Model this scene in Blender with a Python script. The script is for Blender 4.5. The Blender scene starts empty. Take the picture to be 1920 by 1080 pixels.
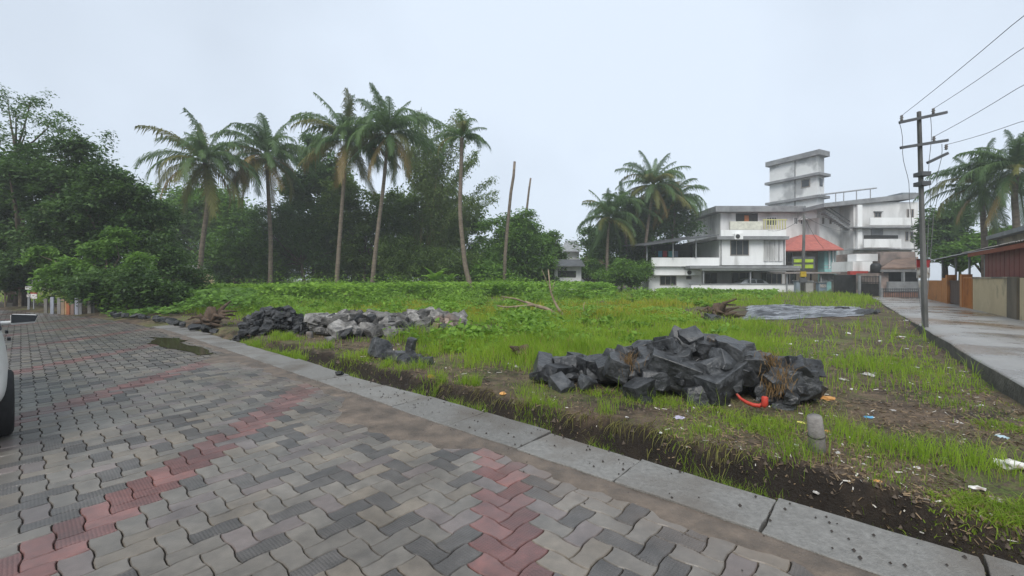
import bpy, bmesh, math, random
import numpy as np
from mathutils import Vector, Matrix

rng = np.random.default_rng(11)
random.seed(11)
sc = bpy.context.scene
COL = sc.collection

# ------------------------------------------------------------------ camera
F, CX, HY, H = 800.0, 960.0, 523.0, 1.45      # focal length, centre, horizon in photo pixels; eye height
cam_d = bpy.data.cameras.new('camera')
cam_d.sensor_width = 36.0
cam_d.lens = F / 1920 * 36
cam_d.shift_y = -(540 - HY) / 1920
cam_d.clip_start = 0.05
cam_d.clip_end = 2000
cam = bpy.data.objects.new('camera', cam_d)
COL.objects.link(cam)
cam.location = (0, 0, H)
cam.rotation_euler = (math.radians(90), 0, 0)
sc.camera = cam

# ------------------------------------------------------------------ sky, sun, exposure
SUN_EL, SUN_AZ = math.radians(50), math.radians(198)
w = bpy.data.worlds.new('World')
sc.world = w
w.use_nodes = True
nt = w.node_tree
nt.nodes.clear()
sky = nt.nodes.new('ShaderNodeTexSky')
sky.sky_type = 'NISHITA'
sky.sun_disc = False
sky.sun_elevation = SUN_EL
sky.sun_rotation = SUN_AZ
sky.dust_density = 3.0
tc = nt.nodes.new('ShaderNodeTexCoord')
nz = nt.nodes.new('ShaderNodeTexNoise')
nz.inputs['Scale'].default_value = 1.3
nz.inputs['Detail'].default_value = 4
nz.inputs['Roughness'].default_value = 0.5
rp = nt.nodes.new('ShaderNodeValToRGB')
rp.color_ramp.elements[0].position = 0.34
rp.color_ramp.elements[0].color = (3.35, 3.75, 4.28, 1)      # overcast cloud deck
rp.color_ramp.elements[1].position = 0.62
rp.color_ramp.elements[1].color = (4.3, 4.82, 5.5, 1)
mx = nt.nodes.new('ShaderNodeMix')
mx.data_type = 'RGBA'
mx.inputs[0].default_value = 0.93
bg = nt.nodes.new('ShaderNodeBackground')
bg.inputs['Strength'].default_value = 0.1
wo = nt.nodes.new('ShaderNodeOutputWorld')
L = nt.links.new
L(tc.outputs['Generated'], nz.inputs['Vector'])
L(nz.outputs['Fac'], rp.inputs['Fac'])
L(sky.outputs['Color'], mx.inputs[6])
L(rp.outputs['Color'], mx.inputs[7])
L(mx.outputs[2], bg.inputs['Color'])
L(bg.outputs['Background'], wo.inputs['Surface'])

sun_d = bpy.data.lights.new('sun', 'SUN')
sun_d.energy = 1.5
sun_d.angle = math.radians(35)
sun_d.color = (1.0, 0.97, 0.93)
sun = bpy.data.objects.new('sun', sun_d)
COL.objects.link(sun)
_sd = Vector((math.sin(SUN_AZ) * math.cos(SUN_EL), math.cos(SUN_AZ) * math.cos(SUN_EL), math.sin(SUN_EL)))
sun.rotation_euler = _sd.to_track_quat('Z', 'Y').to_euler()
sun.location = _sd * 60

vs = sc.view_settings
vs.view_transform = 'Standard'
vs.look = 'None'
vs.exposure = 0.95
vs.gamma = 1.0
vs.use_curve_mapping = False
sc.render.engine = 'CYCLES'
sc.cycles.use_denoising = True
sc.cycles.max_bounces = 6
sc.cycles.diffuse_bounces = 3
sc.cycles.glossy_bounces = 2
sc.cycles.transmission_bounces = 3
sc.cycles.transparent_max_bounces = 6
sc.cycles.volume_bounces = 1

# ------------------------------------------------------------------ helpers
def gp(px, py, z=0.0):
    """photo pixel -> point on the level z"""
    Z = (H - z) * F / (py - HY)
    return Vector(((px - CX) / F * Z, Z, z))

def at(px, py, Z):
    return Vector(((px - CX) / F * Z, Z, H + (HY - py) / F * Z))

E1 = (-0.755, 0.656)     # along the road, away from the camera
N1 = (0.656, 0.755)      # across the road, towards the plot
E2 = (0.61, 0.792)       # along the lane
N2 = (0.792, -0.61)      # across the lane
def road(s, n, z=0.0): return Vector((s * E1[0] + n * N1[0], s * E1[1] + n * N1[1], z))
def lane(t, n, z=0.0): return Vector((t * E2[0] + n * N2[0], t * E2[1] + n * N2[1], z))

def sst(a, b, x):
    t = np.clip((x - a) / (b - a), 0, 1)
    return t * t * (3 - 2 * t)

def vnoise(x, y, seed=0):
    """smooth value noise in -1..1, vectorised"""
    x = np.asarray(x, float); y = np.asarray(y, float)
    xi = np.floor(x); yi = np.floor(y)
    fx = x - xi; fy = y - yi
    fx = fx * fx * (3 - 2 * fx); fy = fy * fy * (3 - 2 * fy)
    def hsh(a, b):
        v = np.sin(a * 127.1 + b * 311.7 + seed * 74.7) * 43758.5453
        return v - np.floor(v)
    v = (hsh(xi, yi) * (1 - fx) + hsh(xi + 1, yi) * fx) * (1 - fy) + (hsh(xi, yi + 1) * (1 - fx) + hsh(xi + 1, yi + 1) * fx) * fy
    return v * 2 - 1

def fbm(x, y, seed=0, o=3):
    r = 0; a = 1.0; t = 0
    for k in range(o):
        r = r + a * vnoise(np.asarray(x) * 2 ** k, np.asarray(y) * 2 ** k, seed + k); t += a; a *= 0.5
    return r / t

def n_edge(s):
    """road edge (across coordinate) as the road bends away to the left"""
    s = np.asarray(s, float)
    return 2.72 - 0.0105 * np.clip(s - 13, 0, 14) ** 2 - 0.29 * np.clip(s - 27, 0, None)

LANE_L, LANE_R, LANE_Z = 1.63, 4.15, 0.25

def bank_jit(s):
    return 0.2 * fbm(s * 1.1, s * 0 + 3.3, 5, 3) + 0.08 * vnoise(s * 4.3, s * 0 + 1.2, 7)

def ground_h(x, y):
    x = np.asarray(x, float); y = np.asarray(y, float)
    s = x * E1[0] + y * E1[1]; n = x * N1[0] + y * N1[1]
    d = n - n_edge(s) + bank_jit(s)
    d0 = n - n_edge(s)
    dep = 0.03 + 0.21 * sst(-2.0, -0.6, s) * (1 - 0.6 * sst(5.5, 9, s))
    dep = dep * (0.8 + 0.3 * vnoise(s * 1.7, n * 0.3, 9)) * (1 - sst(15, 19, s))
    top = 0.04 + 0.035 * sst(-1.0, 0.4, s) * (1 - sst(1.2, 2.6, d0)) + 0.05 * fbm(x * 0.45, y * 0.45, 2, 3) + 0.018 * fbm(x * 2.6, y * 2.6, 4, 2)
    pit = sst(0.48, 0.56, d0) * (1 - sst(0.86, 0.99 + 0.05 * vnoise(s * 2.3, 0.5, 3), d))
    lowr = sst(-0.9, 0.6, s)
    z = top * (sst(0.82, 1.0, d) * lowr + sst(0.5, 2.4, d) * (1 - lowr)) - dep * pit
    z = np.where(d0 < 0.5, -0.13, z)
    z = z + 0.12 * sst(9, 22, n) * (1 + 0.8 * fbm(x * 0.2, y * 0.2, 8, 2))
    # soft mound under the creepers at the back
    return z

MATS = {}
def nd(t, typ, **kw):
    n = t.nodes.new(typ)
    for k, v in kw.items():
        setattr(n, k, v)
    return n

def mat(name, col, col2=None, rough=0.8, scale=3.0, bump=0.0, bscale=40.0, spec=0.3, detail=5.0, lo=0.35, hi=0.65,
        rough2=None, bdist=0.02, rnd=0.0, stretch=None, coords='pos', metal=0.0, stain=None, stain_scale=1.2, stain_lo=0.5, stain_hi=0.62):
    """procedural surface: two tones mixed by noise, optional stain, bump, per-object variation"""
    if name in MATS:
        return MATS[name]
    m = bpy.data.materials.new(name)
    m.use_nodes = True
    t = m.node_tree
    b = t.nodes['Principled BSDF']
    b.inputs['Specular IOR Level'].default_value = spec
    b.inputs['Metallic'].default_value = metal
    if coords == 'pos':
        src = nd(t, 'ShaderNodeNewGeometry').outputs['Position']
    else:
        src = nd(t, 'ShaderNodeTexCoord').outputs['Object']
    if stretch:
        mp = nd(t, 'ShaderNodeMapping')
        mp.inputs['Scale'].default_value = stretch
        t.links.new(src, mp.inputs['Vector'])
        src = mp.outputs['Vector']
    n = nd(t, 'ShaderNodeTexNoise')
    n.inputs['Scale'].default_value = scale
    n.inputs['Detail'].default_value = detail
    n.inputs['Roughness'].default_value = 0.62
    t.links.new(src, n.inputs['Vector'])
    r = nd(t, 'ShaderNodeValToRGB')
    r.color_ramp.elements[0].position = lo
    r.color_ramp.elements[1].position = hi
    c2 = col2 or tuple(c * 0.72 for c in col)
    r.color_ramp.elements[0].color = (*c2, 1)
    r.color_ramp.elements[1].color = (*col, 1)
    t.links.new(n.outputs['Fac'], r.inputs['Fac'])
    out = r.outputs['Color']
    if stain:
        n3 = nd(t, 'ShaderNodeTexNoise')
        n3.inputs['Scale'].default_value = stain_scale
        n3.inputs['Detail'].default_value = 6
        t.links.new(src, n3.inputs['Vector'])
        mr = nd(t, 'ShaderNodeMapRange')
        mr.inputs[1].default_value = stain_lo
        mr.inputs[2].default_value = stain_hi
        t.links.new(n3.outputs['Fac'], mr.inputs[0])
        mm = nd(t, 'ShaderNodeMix', data_type='RGBA')
        mm.inputs[7].default_value = (*stain, 1)
        t.links.new(mr.outputs[0], mm.inputs[0])
        t.links.new(out, mm.inputs[6])
        out = mm.outputs[2]
    if rnd > 0:
        oi = nd(t, 'ShaderNodeObjectInfo')
        mr2 = nd(t, 'ShaderNodeMapRange')
        mr2.inputs[3].default_value = 1 - rnd
        mr2.inputs[4].default_value = 1 + rnd
        t.links.new(oi.outputs['Random'], mr2.inputs[0])
        hs = nd(t, 'ShaderNodeHueSaturation')
        t.links.new(mr2.outputs[0], hs.inputs['Value'])
        t.links.new(out, hs.inputs['Color'])
        out = hs.outputs['Color']
    t.links.new(out, b.inputs['Base Color'])
    if rough2 is not None:
        mr3 = nd(t, 'ShaderNodeMapRange')
        mr3.inputs[1].default_value = 0.38
        mr3.inputs[2].default_value = 0.62
        mr3.inputs[3].default_value = rough2
        mr3.inputs[4].default_value = rough
        t.links.new(n.outputs['Fac'], mr3.inputs[0])
        t.links.new(mr3.outputs[0], b.inputs['Roughness'])
    else:
        b.inputs['Roughness'].default_value = rough
    if bump > 0:
        n2 = nd(t, 'ShaderNodeTexNoise')
        n2.inputs['Scale'].default_value = bscale
        n2.inputs['Detail'].default_value = 8
        t.links.new(src, n2.inputs['Vector'])
        bp = nd(t, 'ShaderNodeBump')
        bp.inputs['Strength'].default_value = bump
        bp.inputs['Distance'].default_value = bdist
        t.links.new(n2.outputs['Fac'], bp.inputs['Height'])
        t.links.new(bp.outputs['Normal'], b.inputs['Normal'])
    MATS[name] = m
    return m

def leaf_mat(name, dark, light, trans=0.35, rough=0.5, patch=0.25, dry=None, dry_amt=0.0):
    """leaf: colour varies per leaf and in broad patches; part of the light passes through"""
    if name in MATS:
        return MATS[name]
    m = bpy.data.materials.new(name)
    m.use_nodes = True
    t = m.node_tree
    b = t.nodes['Principled BSDF']
    o = t.nodes['Material Output']
    g = nd(t, 'ShaderNodeNewGeometry')
    n = nd(t, 'ShaderNodeTexNoise')
    n.inputs['Scale'].default_value = patch
    n.inputs['Detail'].default_value = 3
    t.links.new(g.outputs['Position'], n.inputs['Vector'])
    ad = nd(t, 'ShaderNodeMath', operation='MULTIPLY_ADD')
    ad.inputs[1].default_value = 0.5
    t.links.new(g.outputs['Random Per Island'], ad.inputs[0])
    s2 = nd(t, 'ShaderNodeMapRange')
    s2.inputs[1].default_value = 0.3
    s2.inputs[2].default_value = 0.7
    s2.inputs[3].default_value = 0.0
    s2.inputs[4].default_value = 0.5
    t.links.new(n.outputs['Fac'], s2.inputs[0])
    t.links.new(s2.outputs[0], ad.inputs[2])
    mm = nd(t, 'ShaderNodeMix', data_type='RGBA')
    mm.inputs[6].default_value = (*dark, 1)
    mm.inputs[7].default_value = (*light, 1)
    t.links.new(ad.outputs[0], mm.inputs[0])
    out = mm.outputs[2]
    if dry:
        gt = nd(t, 'ShaderNodeMath', operation='LESS_THAN')
        gt.inputs[1].default_value = dry_amt
        t.links.new(g.outputs['Random Per Island'], gt.inputs[0])
        m2 = nd(t, 'ShaderNodeMix', data_type='RGBA')
        m2.inputs[7].default_value = (*dry, 1)
        t.links.new(gt.outputs[0], m2.inputs[0])
        t.links.new(out, m2.inputs[6])
        out = m2.outputs[2]
    t.links.new(out, b.inputs['Base Color'])
    b.inputs['Roughness'].default_value = rough
    b.inputs['Specular IOR Level'].default_value = 0.25
    tr = nd(t, 'ShaderNodeBsdfTranslucent')
    t.links.new(out, tr.inputs['Color'])
    ms = nd(t, 'ShaderNodeMixShader')
    ms.inputs[0].default_value = trans
    t.links.new(b.outputs[0], ms.inputs[1])
    t.links.new(tr.outputs[0], ms.inputs[2])
    t.links.new(ms.outputs[0], o.inputs['Surface'])
    MATS[name] = m
    return m

def link(name, me, m=None, parent=None):
    o = bpy.data.objects.new(name, me)
    COL.objects.link(o)
    if m is not None and me is not None:
        me.materials.append(m)
    if parent is not None:
        o.parent = parent
    return o

def thing(name, label, cat, loc=(0, 0, 0), rz=0.0, group=None):
    o = bpy.data.objects.new(name, None)
    COL.objects.link(o)
    o.empty_display_size = 0.2
    o.location = loc
    o.rotation_euler = (0, 0, rz)
    return tag(o, label, cat, group)

def tag(o, label, cat, group=None):
    o['label'] = label
    o['category'] = cat
    if group:
        o['group'] = group
    return o

def struct(o):
    o['kind'] = 'structure'
    return o

def stuff(o, label=None, cat=None):
    o['kind'] = 'stuff'
    if label:
        o['label'] = label
        o['category'] = cat
    return o

def np_mesh(name, v, f, smooth=False):
    """fast mesh from arrays; f is (M,k)"""
    v = np.asarray(v, np.float32); f = np.asarray(f, np.int32)
    me = bpy.data.meshes.new(name)
    k = f.shape[1]
    me.vertices.add(len(v))
    me.vertices.foreach_set('co', v.ravel())
    me.loops.add(f.size)
    me.loops.foreach_set('vertex_index', f.ravel())
    me.polygons.add(len(f))
    me.polygons.foreach_set('loop_start', np.arange(0, f.size, k, dtype=np.int32))
    if smooth:
        me.polygons.foreach_set('use_smooth', np.ones(len(f), bool))
    me.update(calc_edges=True)
    return me

class MB:
    def __init__(self):
        self.v = []; self.f = []
    def quad(self, a, b, c, d):
        i = len(self.v); self.v += [tuple(a), tuple(b), tuple(c), tuple(d)]; self.f.append((i, i + 1, i + 2, i + 3)); return self
    def hexa(self, p):
        """8 corners: bottom ring 0-3, top ring 4-7"""
        i = len(self.v); self.v += [tuple(q) for q in p]
        for q in ((3, 2, 1, 0), (4, 5, 6, 7), (0, 1, 5, 4), (1, 2, 6, 5), (2, 3, 7, 6), (3, 0, 4, 7)):
            self.f.append(tuple(i + k for k in q))
        return self
    def box(self, x0, x1, y0, y1, z0, z1):
        return self.hexa([(x0, y0, z0), (x1, y0, z0), (x1, y1, z0), (x0, y1, z0), (x0, y0, z1), (x1, y0, z1), (x1, y1, z1), (x0, y1, z1)])
    def obox(self, c, ax, ay, az, hx, hy, hz):
        c = Vector(c); ax = Vector(ax) * hx; ay = Vector(ay) * hy; az = Vector(az) * hz
        return self.hexa([c - ax - ay - az, c + ax - ay - az, c + ax + ay - az, c - ax + ay - az, c - ax - ay + az, c + ax - ay + az, c + ax + ay + az, c - ax + ay + az])
    def pxbox(self, x0, y0, x1, y1, Z, dep):
        """box whose front face covers the photo rectangle at distance Z"""
        a = at(x0, y0, Z); b = at(x1, y1, Z)
        return self.box(a.x, b.x, Z, Z + dep, b.z, a.z)
    def tube(self, pts, radii, n=8, cap=True):
        pts = [Vector(p) for p in pts]
        if not hasattr(radii, '__len__'):
            radii = [radii] * len(pts)
        base = len(self.v)
        up = Vector((0, 0, 1)); prev = None
        for i, p in enumerate(pts):
            d = (pts[min(i + 1, len(pts) - 1)] - pts[max(i - 1, 0)])
            d = d.normalized() if d.length > 1e-9 else Vector((0, 0, 1))
            if prev is None:
                a = d.cross(Vector((1, 0, 0)) if abs(d.x) < 0.9 else Vector((0, 1, 0))).normalized()
            else:
                a = (prev - d * prev.dot(d)).normalized()
            prev = a
            b = d.cross(a)
            for k in range(n):
                th = 2 * math.pi * k / n
                self.v.append(tuple(p + (a * math.cos(th) + b * math.sin(th)) * radii[i]))
        for i in range(len(pts) - 1):
            for k in range(n):
                k2 = (k + 1) % n
                self.f.append((base + i * n + k, base + i * n + k2, base + (i + 1) * n + k2, base + (i + 1) * n + k))
        if cap:
            self.f.append(tuple(base + k for k in range(n))[::-1])
            self.f.append(tuple(base + (len(pts) - 1) * n + k for k in range(n)))
        return self
    def mesh(self, name, smooth=False):
        me = bpy.data.meshes.new(name)
        me.from_pydata(self.v, [], self.f)
        if smooth:
            me.polygons.foreach_set('use_smooth', [True] * len(me.polygons))
        me.update()
        return me
    def build(self, name, m, parent=None, smooth=False, origin=None, bevel=0.0):
        me = self.mesh(name, smooth)
        o = link(name, me, m, parent)
        if bevel:
            bv = o.modifiers.new('bevel', 'BEVEL'); bv.width = bevel; bv.segments = 2; bv.limit_method = 'ANGLE'
        return o

# ------------------------------------------------------------------ materials
def soil_material():
    m = bpy.data.materials.new('soil'); m.use_nodes = True
    t = m.node_tree; b = t.nodes['Principled BSDF']
    g = nd(t, 'ShaderNodeNewGeometry')
    def noise(s, d=5):
        n = nd(t, 'ShaderNodeTexNoise'); n.inputs['Scale'].default_value = s; n.inputs['Detail'].default_value = d
        n.inputs['Roughness'].default_value = 0.65
        t.links.new(g.outputs['Position'], n.inputs['Vector']); return n
    n1 = noise(1.3); n2 = noise(9.0, 8); n3 = noise(0.55, 6); n4 = noise(45, 6)
    r1 = nd(t, 'ShaderNodeValToRGB')
    for p, c in ((0.36, (0.050, 0.040, 0.032, 1)), (0.62, (0.155, 0.112, 0.075, 1))):
        pass
    e = r1.color_ramp.elements
    e[0].position = 0.40; e[0].color = (0.030, 0.023, 0.018, 1)
    e[1].position = 0.62; e[1].color = (0.165, 0.118, 0.080, 1)
    mixf = nd(t, 'ShaderNodeMath', operation='MULTIPLY_ADD'); mixf.inputs[1].default_value = 0.5
    t.links.new(n2.outputs['Fac'], mixf.inputs[0])
    hm = nd(t, 'ShaderNodeMath', operation='MULTIPLY'); hm.inputs[1].default_value = 0.5
    t.links.new(n1.outputs['Fac'], hm.inputs[0]); t.links.new(hm.outputs[0], mixf.inputs[2])
    t.links.new(mixf.outputs[0], r1.inputs['Fac'])
    # low moss between the grass tufts
    mr = nd(t, 'ShaderNodeMapRange'); mr.inputs[1].default_value = 0.49; mr.inputs[2].default_value = 0.63
    ad = nd(t, 'ShaderNodeMath', operation='MULTIPLY_ADD'); ad.inputs[1].default_value = 0.45
    t.links.new(n4.outputs['Fac'], ad.inputs[0])
    h2 = nd(t, 'ShaderNodeMath', operation='MULTIPLY'); h2.inputs[1].default_value = 0.55
    t.links.new(n3.outputs['Fac'], h2.inputs[0]); t.links.new(h2.outputs[0], ad.inputs[2])
    t.links.new(ad.outputs[0], mr.inputs[0])
    mm = nd(t, 'ShaderNodeMix', data_type='RGBA'); mm.inputs[7].default_value = (0.11, 0.15, 0.035, 1)
    t.links.new(mr.outputs[0], mm.inputs[0]); t.links.new(r1.outputs['Color'], mm.inputs[6])
    # black wet mud towards the lower corner; in the dug pit it paints shade too
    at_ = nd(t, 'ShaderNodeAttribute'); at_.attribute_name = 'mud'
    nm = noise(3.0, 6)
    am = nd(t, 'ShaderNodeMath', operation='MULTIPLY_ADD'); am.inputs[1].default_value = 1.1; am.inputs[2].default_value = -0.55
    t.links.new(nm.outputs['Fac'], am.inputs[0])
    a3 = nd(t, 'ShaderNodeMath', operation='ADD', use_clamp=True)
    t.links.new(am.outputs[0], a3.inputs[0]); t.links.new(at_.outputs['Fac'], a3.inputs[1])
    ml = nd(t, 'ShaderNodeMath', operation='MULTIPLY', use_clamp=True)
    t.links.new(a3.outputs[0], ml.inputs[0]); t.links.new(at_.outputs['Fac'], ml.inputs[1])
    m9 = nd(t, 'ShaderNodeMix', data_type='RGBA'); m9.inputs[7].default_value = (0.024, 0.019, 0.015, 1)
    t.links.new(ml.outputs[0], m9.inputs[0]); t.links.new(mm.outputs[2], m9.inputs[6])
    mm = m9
    t.links.new(mm.outputs[2], b.inputs['Base Color'])
    b.inputs['Roughness'].default_value = 0.8
    b.inputs['Specular IOR Level'].default_value = 0.2
    bp = nd(t, 'ShaderNodeBump'); bp.inputs['Strength'].default_value = 0.9; bp.inputs['Distance'].default_value = 0.03
    a2 = nd(t, 'ShaderNodeMath', operation='ADD')
    t.links.new(n2.outputs['Fac'], a2.inputs[0]); t.links.new(n4.outputs['Fac'], a2.inputs[1])
    t.links.new(a2.outputs[0], bp.inputs['Height']); t.links.new(bp.outputs['Normal'], b.inputs['Normal'])
    return m
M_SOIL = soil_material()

def paver_material(name, col, col2, textured=False, rough=0.36):
    """wet concrete paver, silt washed up along the drain edge, pattern relief on the textured ones"""
    m = bpy.data.materials.new(name); m.use_nodes = True
    t = m.node_tree; b = t.nodes['Principled BSDF']
    g = nd(t, 'ShaderNodeNewGeometry')
    pos = g.outputs['Position']
    def noise(s, d=5, src=pos):
        n = nd(t, 'ShaderNodeTexNoise'); n.inputs['Scale'].default_value = s; n.inputs['Detail'].default_value = d
        n.inputs['Roughness'].default_value = 0.6
        t.links.new(src, n.inputs['Vector']); return n
    n1 = noise(14, 6); n2 = noise(0.9, 5); n3 = noise(160, 3)
    r = nd(t, 'ShaderNodeValToRGB')
    r.color_ramp.elements[0].position = 0.3; r.color_ramp.elements[0].color = (*col2, 1)
    r.color_ramp.elements[1].position = 0.7; r.color_ramp.elements[1].color = (*col, 1)
    t.links.new(n1.outputs['Fac'], r.inputs['Fac'])
    out = r.outputs['Color']
    # per-block tone
    hs = nd(t, 'ShaderNodeHueSaturation')
    mr0 = nd(t, 'ShaderNodeMapRange'); mr0.inputs[3].default_value = 0.8; mr0.inputs[4].default_value = 1.2
    t.links.new(g.outputs['Random Per Island'], mr0.inputs[0])
    oi = nd(t, 'ShaderNodeObjectInfo')
    mr1 = nd(t, 'ShaderNodeMapRange'); mr1.inputs[3].default_value = 0.84; mr1.inputs[4].default_value = 1.16
    t.links.new(oi.outputs['Random'], mr1.inputs[0])
    mu = nd(t, 'ShaderNodeMath', operation='MULTIPLY')
    t.links.new(mr0.outputs[0], mu.inputs[0]); t.links.new(mr1.outputs[0], mu.inputs[1])
    t.links.new(mu.outputs[0], hs.inputs['Value']); t.links.new(out, hs.inputs['Color'])
    out = hs.outputs['Color']
    # grime trodden across the joints
    ng = noise(2.1, 9)
    mg = nd(t, 'ShaderNodeMapRange'); mg.inputs[1].default_value = 0.34; mg.inputs[2].default_value = 0.66
    mg.inputs[3].default_value = 0.62; mg.inputs[4].default_value = 1.18
    t.links.new(ng.outputs['Fac'], mg.inputs[0])
    hg = nd(t, 'ShaderNodeHueSaturation'); t.links.new(mg.outputs[0], hg.inputs['Value']); t.links.new(out, hg.inputs['Color'])
    out = hg.outputs['Color']
    # silt near the drain
    dt = nd(t, 'ShaderNodeVectorMath', operation='DOT_PRODUCT'); dt.inputs[1].default_value = (N1[0], N1[1], 0)
    t.links.new(pos, dt.inputs[0])
    ad = nd(t, 'ShaderNodeMath', operation='MULTIPLY_ADD'); ad.inputs[1].default_value = 3.4
    t.links.new(n2.outputs['Fac'], ad.inputs[0]); t.links.new(dt.outputs['Value'], ad.inputs[2])
    ms = nd(t, 'ShaderNodeMapRange'); ms.inputs[1].default_value = 3.75; ms.inputs[2].default_value = 5.0
    ms.inputs[4].default_value = 0.78
    t.links.new(ad.outputs[0], ms.inputs[0])
    mm = nd(t, 'ShaderNodeMix', data_type='RGBA'); mm.inputs[7].default_value = (0.150, 0.112, 0.085, 1)
    t.links.new(ms.outputs[0], mm.inputs[0]); t.links.new(out, mm.inputs[6])
    t.links.new(mm.outputs[2], b.inputs['Base Color'])
    mr = nd(t, 'ShaderNodeMapRange'); mr.inputs[1].default_value = 0.35; mr.inputs[2].default_value = 0.65
    mr.inputs[3].default_value = rough - 0.06; mr.inputs[4].default_value = rough + 0.2
    t.links.new(n2.outputs['Fac'], mr.inputs[0]); t.links.new(mr.outputs[0], b.inputs['Roughness'])
    b.inputs['Specular IOR Level'].default_value = 0.5
    n7 = noise(0.7, 4)
    cw_ = nd(t, 'ShaderNodeMapRange'); cw_.inputs[1].default_value = 0.40; cw_.inputs[2].default_value = 0.60
    cw_.inputs[3].default_value = 0.25; cw_.inputs[4].default_value = 1.0
    t.links.new(n7.outputs['Fac'], cw_.inputs[0]); t.links.new(cw_.outputs[0], b.inputs['Coat Weight'])
    b.inputs['Coat Roughness'].default_value = 0.34
    b.inputs['Coat IOR'].default_value = 1.4
    bp = nd(t, 'ShaderNodeBump'); bp.inputs['Distance'].default_value = 0.006
    if textured:
        ca = nd(t, 'ShaderNodeMapping'); ca.inputs['Rotation'].default_value = (0, 0, math.radians(41))
        ca.inputs['Scale'].default_value = (58, 58, 1)
        t.links.new(pos, ca.inputs['Vector'])
        vo = nd(t, 'ShaderNodeTexVoronoi'); vo.inputs['Scale'].default_value = 1.0
        vo.inputs['Randomness'].default_value = 0.15
        t.links.new(ca.outputs['Vector'], vo.inputs['Vector'])
        bp.inputs['Strength'].default_value = 1.0; bp.invert = True
        t.links.new(vo.outputs['Distance'], bp.inputs['Height'])
    else:
        bp.inputs['Strength'].default_value = 0.35
        t.links.new(n3.outputs['Fac'], bp.inputs['Height'])
    t.links.new(bp.outputs['Normal'], b.inputs['Normal'])
    return m

PAV = [paver_material('paver_grey', (0.176, 0.157, 0.132), (0.120, 0.107, 0.090)),
       paver_material('paver_buff', (0.194, 0.163, 0.126), (0.133, 0.112, 0.086)),
       paver_material('paver_dark', (0.090, 0.082, 0.075), (0.057, 0.052, 0.046), True, 0.5),
       paver_material('paver_red', (0.215, 0.093, 0.079), (0.138, 0.071, 0.063)),
       paver_material('paver_red_dark', (0.142, 0.060, 0.052), (0.095, 0.045, 0.040), True, 0.55),
       paver_material('paver_mauve', (0.163, 0.135, 0.123), (0.112, 0.092, 0.084))]

M_JOINT = mat('joint_sand', (0.06, 0.05, 0.042), rough=0.85, scale=20, bump=0.3)
M_SLAB = mat('slab_concrete', (0.225, 0.22, 0.205), (0.135, 0.13, 0.12), rough=0.66, rough2=0.42, scale=34, bump=0.5, bscale=110, rnd=0.14, detail=9, lo=0.3, hi=0.7,
             stain=(0.12, 0.105, 0.088), stain_scale=1.5, stain_lo=0.46, stain_hi=0.70)
M_LANE = mat('lane_concrete', (0.30, 0.295, 0.28), (0.21, 0.20, 0.185), rough=0.55, rough2=0.14, scale=0.8, bump=0.25, bscale=60,
             stain=(0.17, 0.125, 0.085), stain_scale=0.45, stain_lo=0.5, stain_hi=0.62, spec=0.45)
M_KERB = mat('kerb_concrete', (0.085, 0.080, 0.066), (0.04, 0.038, 0.03), rough=0.85, scale=4, bump=0.8, bscale=20)
M_ROCK = mat('granite', (0.066, 0.069, 0.072), (0.013, 0.014, 0.015), rough=0.56, rough2=0.34, scale=8, bump=0.9, bscale=14, bdist=0.03, detail=9, rnd=0.55, lo=0.34, hi=0.68, spec=0.5)
M_ROCK_FAR = mat('granite_small', (0.06, 0.062, 0.064), (0.014, 0.015, 0.016), rough=0.6, rough2=0.42, scale=7, bump=1.0, bscale=9, bdist=0.06, rnd=0.4)
M_RUBBLE = mat('pale_rubble', (0.235, 0.226, 0.212), (0.07, 0.068, 0.065), rough=0.8, scale=5, bump=1.0, bscale=8, bdist=0.08, detail=8, rnd=0.55,
               stain=(0.26, 0.18, 0.14), stain_scale=0.9, stain_lo=0.56, stain_hi=0.7)
M_WHITEWALL = mat('white_wall', (0.82, 0.83, 0.82), (0.70, 0.71, 0.70), rough=0.8, scale=0.7, bump=0.1,
                  stain=(0.40, 0.40, 0.38), stain_scale=0.9, stain_lo=0.58, stain_hi=0.78, stretch=(1, 1, 0.25))
M_OLDWALL = mat('weathered_wall', (0.70, 0.70, 0.69), (0.52, 0.52, 0.51), rough=0.85, scale=0.6, bump=0.1,
                stain=(0.22, 0.22, 0.21), stain_scale=0.5, stain_lo=0.50, stain_hi=0.72, stretch=(1, 1, 0.3))
M_BAND = mat('concrete_band', (0.27, 0.28, 0.285), (0.17, 0.175, 0.18), rough=0.85, scale=1.2)
M_PINK = mat('stained_pink_wall', (0.36, 0.28, 0.245), (0.21, 0.175, 0.16), rough=0.85, scale=0.9, stain=(0.13, 0.12, 0.11), stain_scale=0.7)
M_GLASS = mat('dark_glass', (0.045, 0.052, 0.058), (0.03, 0.035, 0.04), rough=0.12, scale=2, spec=0.5)
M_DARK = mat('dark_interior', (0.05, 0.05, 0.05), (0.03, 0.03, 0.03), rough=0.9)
M_FRAME = mat('window_frame', (0.30, 0.27, 0.24), rough=0.6)
M_SHEET = mat('old_sheet_roof', (0.10, 0.105, 0.11), (0.05, 0.052, 0.055), rough=0.6, scale=2)
M_TILE = mat('red_roof', (0.42, 0.135, 0.105), (0.30, 0.095, 0.08), rough=0.75, scale=2)
M_TURQ = mat('turquoise_wall', (0.30, 0.56, 0.54), (0.22, 0.43, 0.42), rough=0.8, scale=1)
M_LIME = mat('lime_panel', (0.40, 0.55, 0.05), rough=0.6)
M_CREAM = mat('cream_wall', (0.56, 0.46, 0.29), (0.46, 0.375, 0.235), rough=0.85, scale=1.1, bump=0.2, bscale=30,
              stain=(0.16, 0.145, 0.10), stain_scale=1.1, stain_lo=0.58, stain_hi=0.74)
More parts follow.
